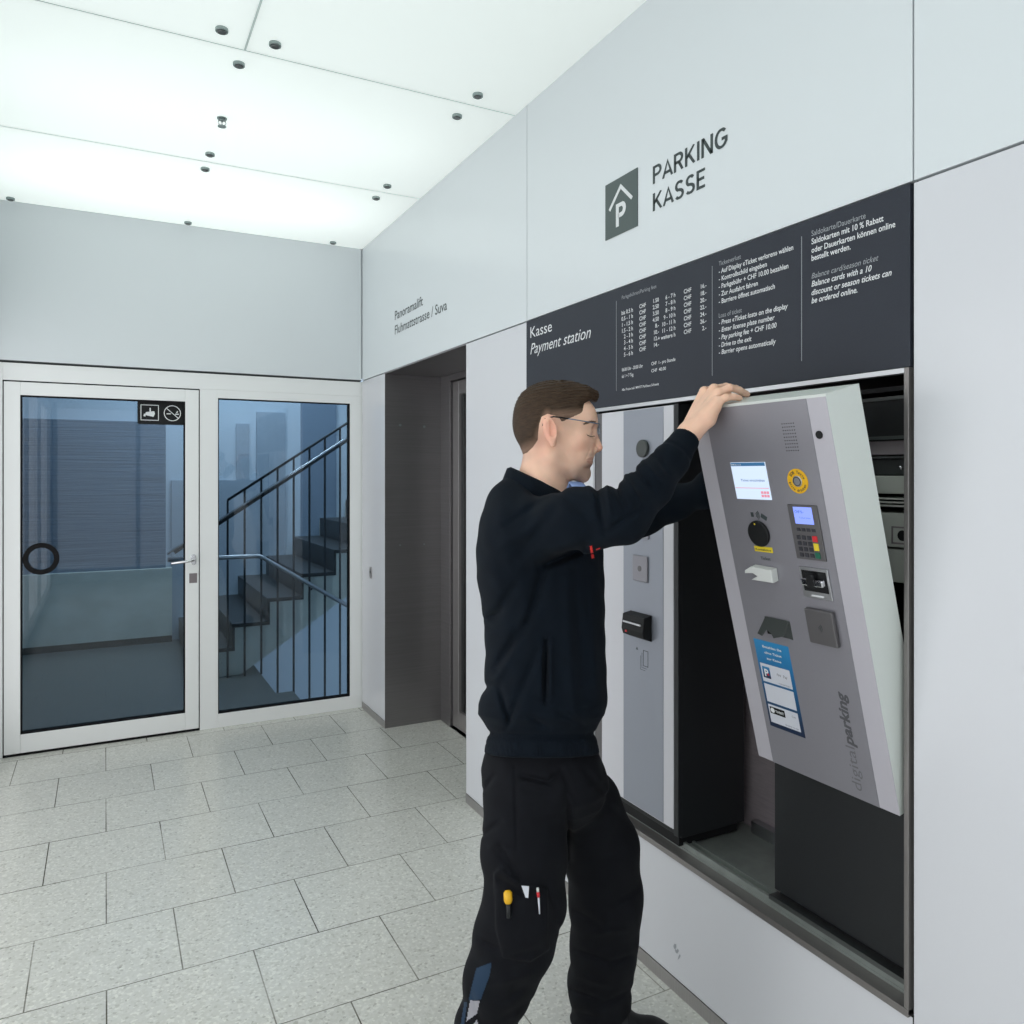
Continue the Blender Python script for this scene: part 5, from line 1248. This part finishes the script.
co1 = collar('collar', M['sweater'], [(541, 496, .066, .064, -.026), (539, 484, .066, .063, -.030), (538, 480.5, .069, .066, -.032), (537, 481.5, .074, .071, -.032), (536, 489, .081, .082, -.026), (535.5, 497, .086, .092, -.020)], math.radians(38), math.radians(322), 50, 0.004)
under_parent(co1, person)
co2 = collar('shirt_collar', M['shirt'], [(553, 494, .056, .050, -.01), (556, 487, .058, .052, -.006), (557.5, 481.5, .062, .056, -.002), (559, 486, .069, .064, -.004), (560, 494, .075, .072, -.004)], math.radians(-66), math.radians(66), 30, 0.003)
under_parent(co2, person); tag(co2, 'light blue shirt collar')

# ---------------- patches laid on the cloth
def lay(name, poly, sdf, d0, m, parent, lift=0.0012, step=0.8, d1=2.1):
    us = np.arange(min(p[0] for p in poly), max(p[0] for p in poly) + step, step); vs = np.arange(min(p[1] for p in poly), max(p[1] for p in poly) + step, step)
    U, V_ = np.meshgrid(us, vs, indexing='ij'); sh_ = U.shape; U, V_ = U.ravel(), V_.ravel()
    d = np.full(len(U), d0)
    for _ in range(40):
        P = np.stack([(U - CX) / F * d, d, H0 - (V_ - CY) / F * d], 1).astype(np.float32)
        s_ = sdf(P); d = d + np.clip(s_ * 0.8, -0.02, 0.05)
    ok = (poly_sd(U, V_, poly) < step * 0.3) & (np.abs(s_) < 0.004) & (d < d1)
    d = d - lift; P = np.stack([(U - CX) / F * d, d, H0 - (V_ - CY) / F * d], 1); Wd = to_world(P)
    ok = ok.reshape(sh_); idm = np.arange(len(U)).reshape(sh_); f_ = []
    for i in range(sh_[0] - 1):
        for j in range(sh_[1] - 1):
            if ok[i, j] and ok[i + 1, j] and ok[i + 1, j + 1] and ok[i, j + 1]: f_.append((idm[i, j], idm[i, j + 1], idm[i + 1, j + 1], idm[i + 1, j]))
    used = sorted({k for q in f_ for k in q}); mp = {k: i for i, k in enumerate(used)}
    me = bpy.data.meshes.new(name); me.from_pydata([tuple(Wd[k]) for k in used], [], [tuple(mp[k] for k in q) for q in f_]); me.update()
    return link(name, me, m, parent, True)
tag(lay('blue_patch', [(476, 968), (492, 962), (490, 975), (481, 1000), (468, 1001)], trousers, 1.6, M['patch_blue'], trouser_o), 'dark blue calf patch')
tag(lay('reflective_strip', [(470, 1000), (480, 1001), (477, 1014), (466, 1022)], trousers, 1.6, M['reflective'], trouser_o), 'silver reflective strip')
tag(lay('reflective_strip', [(477, 1019), (478.5, 1024), (478, 1034), (470, 1028)], trousers, 1.6, M['reflective'], trouser_o), 'silver reflective strip')
tag(lay('edge_stripe', [(464, 1002), (467.5, 1002), (463, 1034), (459, 1034)], trousers, 1.6, M['patch_blue'], trouser_o), 'dark blue stripe')
tag(lay('chest_logo', [(589.5, 546), (592, 545.5), (594.5, 558), (591.5, 559)], sweater, 1.7, M['logo_red'], sweater_o, step=0.5), 'red embroidered logo')
lay('chest_logo', [(596, 549), (600, 547.5), (600, 549), (596, 550.5)], sweater, 1.7, M['logo_red'], sweater_o, step=0.4)

def mirrored(o):
    V = np.array([v.co[:] for v in o.data.vertices]); r_ = C * V[:, 0] - S * V[:, 1]; d_ = S * V[:, 0] + C * V[:, 1]; d_ = 2 * HD - d_
    W = to_world(np.stack([r_, d_, V[:, 2]], 1)); n = len(V)
    me = bpy.data.meshes.new(o.name); me.from_pydata(W.tolist(), [], [tuple(reversed(p.vertices)) for p in o.data.polygons]); me.update()
    return link(o.name.split('.')[0], me, o.data.materials[0], o.parent, True)
M['brow'] = mat('brow_hair', (0.13, 0.075, 0.045), 0.7)
mirrored(lay('eyebrow', [(582.5, 424), (586, 421.6), (591, 420.4), (596, 421.2), (596, 423.2), (591, 422.8), (584, 425)], head_all, 1.7, M['brow'], person, 0.0008, 0.35))
mirrored(lay('eyelashes', [(586, 433.6), (588, 434.8), (591, 436.0), (594.8, 435.6), (594.8, 436.5), (591, 437.1), (587.5, 436.0)], head_all, 1.7, M['brow'], person, 0.0006, 0.3))
mirrored(lay('lips', [(585.8, 459.6), (588.5, 457.8), (592.6, 456.8), (593, 459.9), (589, 460.2)], head_all, 1.7, M['lip'], person, 0.0003, 0.3))
mirrored(lay('lips', [(586.2, 460.6), (592.6, 460.6), (592.6, 464.2), (589, 464)], head_all, 1.7, M['lip'], person, 0.0003, 0.3))
# skin tone: stubble along the jaw, redder ear and nose
me_ = body.data; ca = me_.color_attributes.new('tone', 'FLOAT_COLOR', 'POINT')
V = np.array([v.co[:] for v in me_.vertices]); r_ = C * V[:, 0] - S * V[:, 1]; d_ = S * V[:, 0] + C * V[:, 1]
u_ = r_ / K + CX; v_ = CY - (V[:, 2] - H0) / K; hd_ = (np.abs(d_ - HD) < 0.12) & (u_ < 612) & (v_ < 515)
T = np.ones((len(V), 4)); g_ = lambda a, b, w1, w2: np.exp(-((u_ - a) / w1) ** 2 - ((v_ - b) / w2) ** 2) * hd_
st = np.clip(g_(583, 474, 12, 9) + .8 * g_(590, 467, 5, 5) + .6 * g_(589, 455.5, 4, 2.5) + .7 * g_(568, 474, 12, 7) + .35 * g_(556, 458, 6, 12), 0, 1)
for c_, k_ in zip(range(3), (0.42, 0.40, 0.36)): T[:, c_] *= 1 - k_ * st
rd_ = np.clip(g_(548, 432, 8, 14) * (np.abs(d_ - HD) > .07) + .8 * g_(600, 449, 5, 6) + .45 * g_(580, 444, 9, 9) + .5 * g_(540, 446, 7, 14), 0, 1)
T[:, 1] *= 1 - .20 * rd_; T[:, 2] *= 1 - .20 * rd_
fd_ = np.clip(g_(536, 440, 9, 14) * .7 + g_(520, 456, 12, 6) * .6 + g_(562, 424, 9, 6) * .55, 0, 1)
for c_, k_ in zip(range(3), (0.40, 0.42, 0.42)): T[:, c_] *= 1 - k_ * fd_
ca.data.foreach_set('color', T.astype(np.float32).ravel())

# ---------------- shoes
def shoe(u, v, d, yaw):
    heel = L3(u, v, d); heel[2] = 0
    fx_, fd_ = math.cos(yaw), math.sin(yaw)
    def pt(a, b, z): return np.array([heel[0] + a * fx_ - b * fd_, heel[1] + a * fd_ + b * fx_, z], dtype=np.float32)
    def f(P):
        r = chain(P, [(pt(-.03, 0, .045), .040), (pt(.06, 0, .048), .042), (pt(.14, 0, .040), .042), (pt(.195, 0.005, .032), .034)], .03)
        r = smin(r, rcone(P, pt(-.01, 0, .07), pt(.035, 0, .10), .040, .040), .03)
        r = smax(r, (0.018 - P[:, 2]).astype(np.float32), 0.006)
        return r
    def sole(P):
        r = chain(P, [(pt(-.03, 0, .012), .044), (pt(.05, 0, .012), .040), (pt(.15, 0.004, .012), .047), (pt(.195, 0.006, .012), .040)], .03)
        return smax(smax(r, (P[:, 2] - 0.024).astype(np.float32), .004), (0.001 - P[:, 2]).astype(np.float32), .002)
    lo = (heel[0] - .30, heel[1] - .30, -0.006); hi = (heel[0] + .30, heel[1] + .30, 0.16)
    so = sdf_obj('shoe', [(f, lo, hi, 0.004)], M['black'], person)
    sdf_obj('sole', [(sole, lo, hi, 0.004)], M['rubber'], so)
    lc = MB()
    for k in range(4):
        a = .055 + .022 * k; zt = .105 - .011 * k
        lc.tube([fr_pt(pt(a, -.028, zt - .022)), fr_pt(pt(a + .004, -.012, zt - .004)), fr_pt(pt(a + .012, .012, zt - .004)), fr_pt(pt(a + .016, .028, zt - .022))], 0.0022, 6)
        lc.tube([fr_pt(pt(a + .016, -.028, zt - .022)), fr_pt(pt(a + .012, -.012, zt - .004)), fr_pt(pt(a + .004, .012, zt - .004)), fr_pt(pt(a, .028, zt - .022))], 0.0022, 6)
    for sg in (-1, 1):
        lc.tube([fr_pt(pt(.055 + .03 * math.sin(t) * .8, sg * (.008 + .030 * (1 - math.cos(t)) * .6), .104 + .012 * math.sin(2 * t) - .012 * (1 - math.cos(t)))) for t in [x * .6 for x in range(11)]], 0.0018, 6)
    lc.build('shoelace', M['rubber'], so)
    return so
shoe(600, 1042, 2.115, -0.22)
shoe(470, 1080, 1.95, -0.15)

# ---------------- things in the thigh pocket
def march(u, v, f=trousers, d0=1.6):
    d = d0
    for _ in range(40):
        s_ = float(f(np.array([[(u - CX) / F * d, d, H0 - (v - CY) / F * d]], dtype=np.float32))[0]); d += max(-.02, min(.05, s_ * .8))
    return d
def ptn(u, v, lift): d = march(u, v) - lift; return Vector(at(u, v, d))
cut = empty('utility_knife', ptn(508, 905, .004)); tag(cut, 'utility knife with bright yellow cap stuck in the thigh pocket', 'knife')
MB().tube([ptn(508.8, 918, .004), ptn(508.3, 901, .006)], [.0050, .0058], 10).build('knife_handle', M['charcoal'], cut)
MB().tube([ptn(508.3, 903, .007), ptn(508.1, 900.5, .008), ptn(507.7, 892.5, .008), ptn(507.6, 890.5, .007)], [.0075, .0098, .0098, .006], 12).build('yellow_cap', M['yellow'], cut)
pen = empty('pencil', ptn(538, 905, .004)); tag(pen, 'thin pencil with a red band clipped to the thigh pocket', 'pencil')
MB().tube([ptn(539.6, 914, .004), ptn(538.6, 897, .005)], [.0016, .0026], 8).build('pencil_shaft', M['sticker_white'], pen)
MB().tube([ptn(538.5, 897, .0055), ptn(538.0, 892, .0055)], .0036, 10).build('red_band', M['red'], pen)
MB().tube([ptn(538.0, 892, .005), ptn(537.6, 888, .005)], .0030, 10).build('pencil_top', M['plastic_light'], pen)
pa = MB(); a_, b_, c_, d_ = ptn(521.5, 886, .003), ptn(529, 886.5, .004), ptn(528.3, 898, .003), ptn(525.5, 897.5, .002)
pa.mesh([a_, b_, c_, d_] + [p + Vector((0.001, 0.0015, 0)) for p in (a_, b_, c_, d_)], [(0, 1, 2, 3), (7, 6, 5, 4), (0, 4, 5, 1), (1, 5, 6, 2), (2, 6, 7, 3), (3, 7, 4, 0)])
tag(pa.build('folded_paper', M['sticker_white']), 'small white folded paper sticking out of the thigh pocket', 'paper')
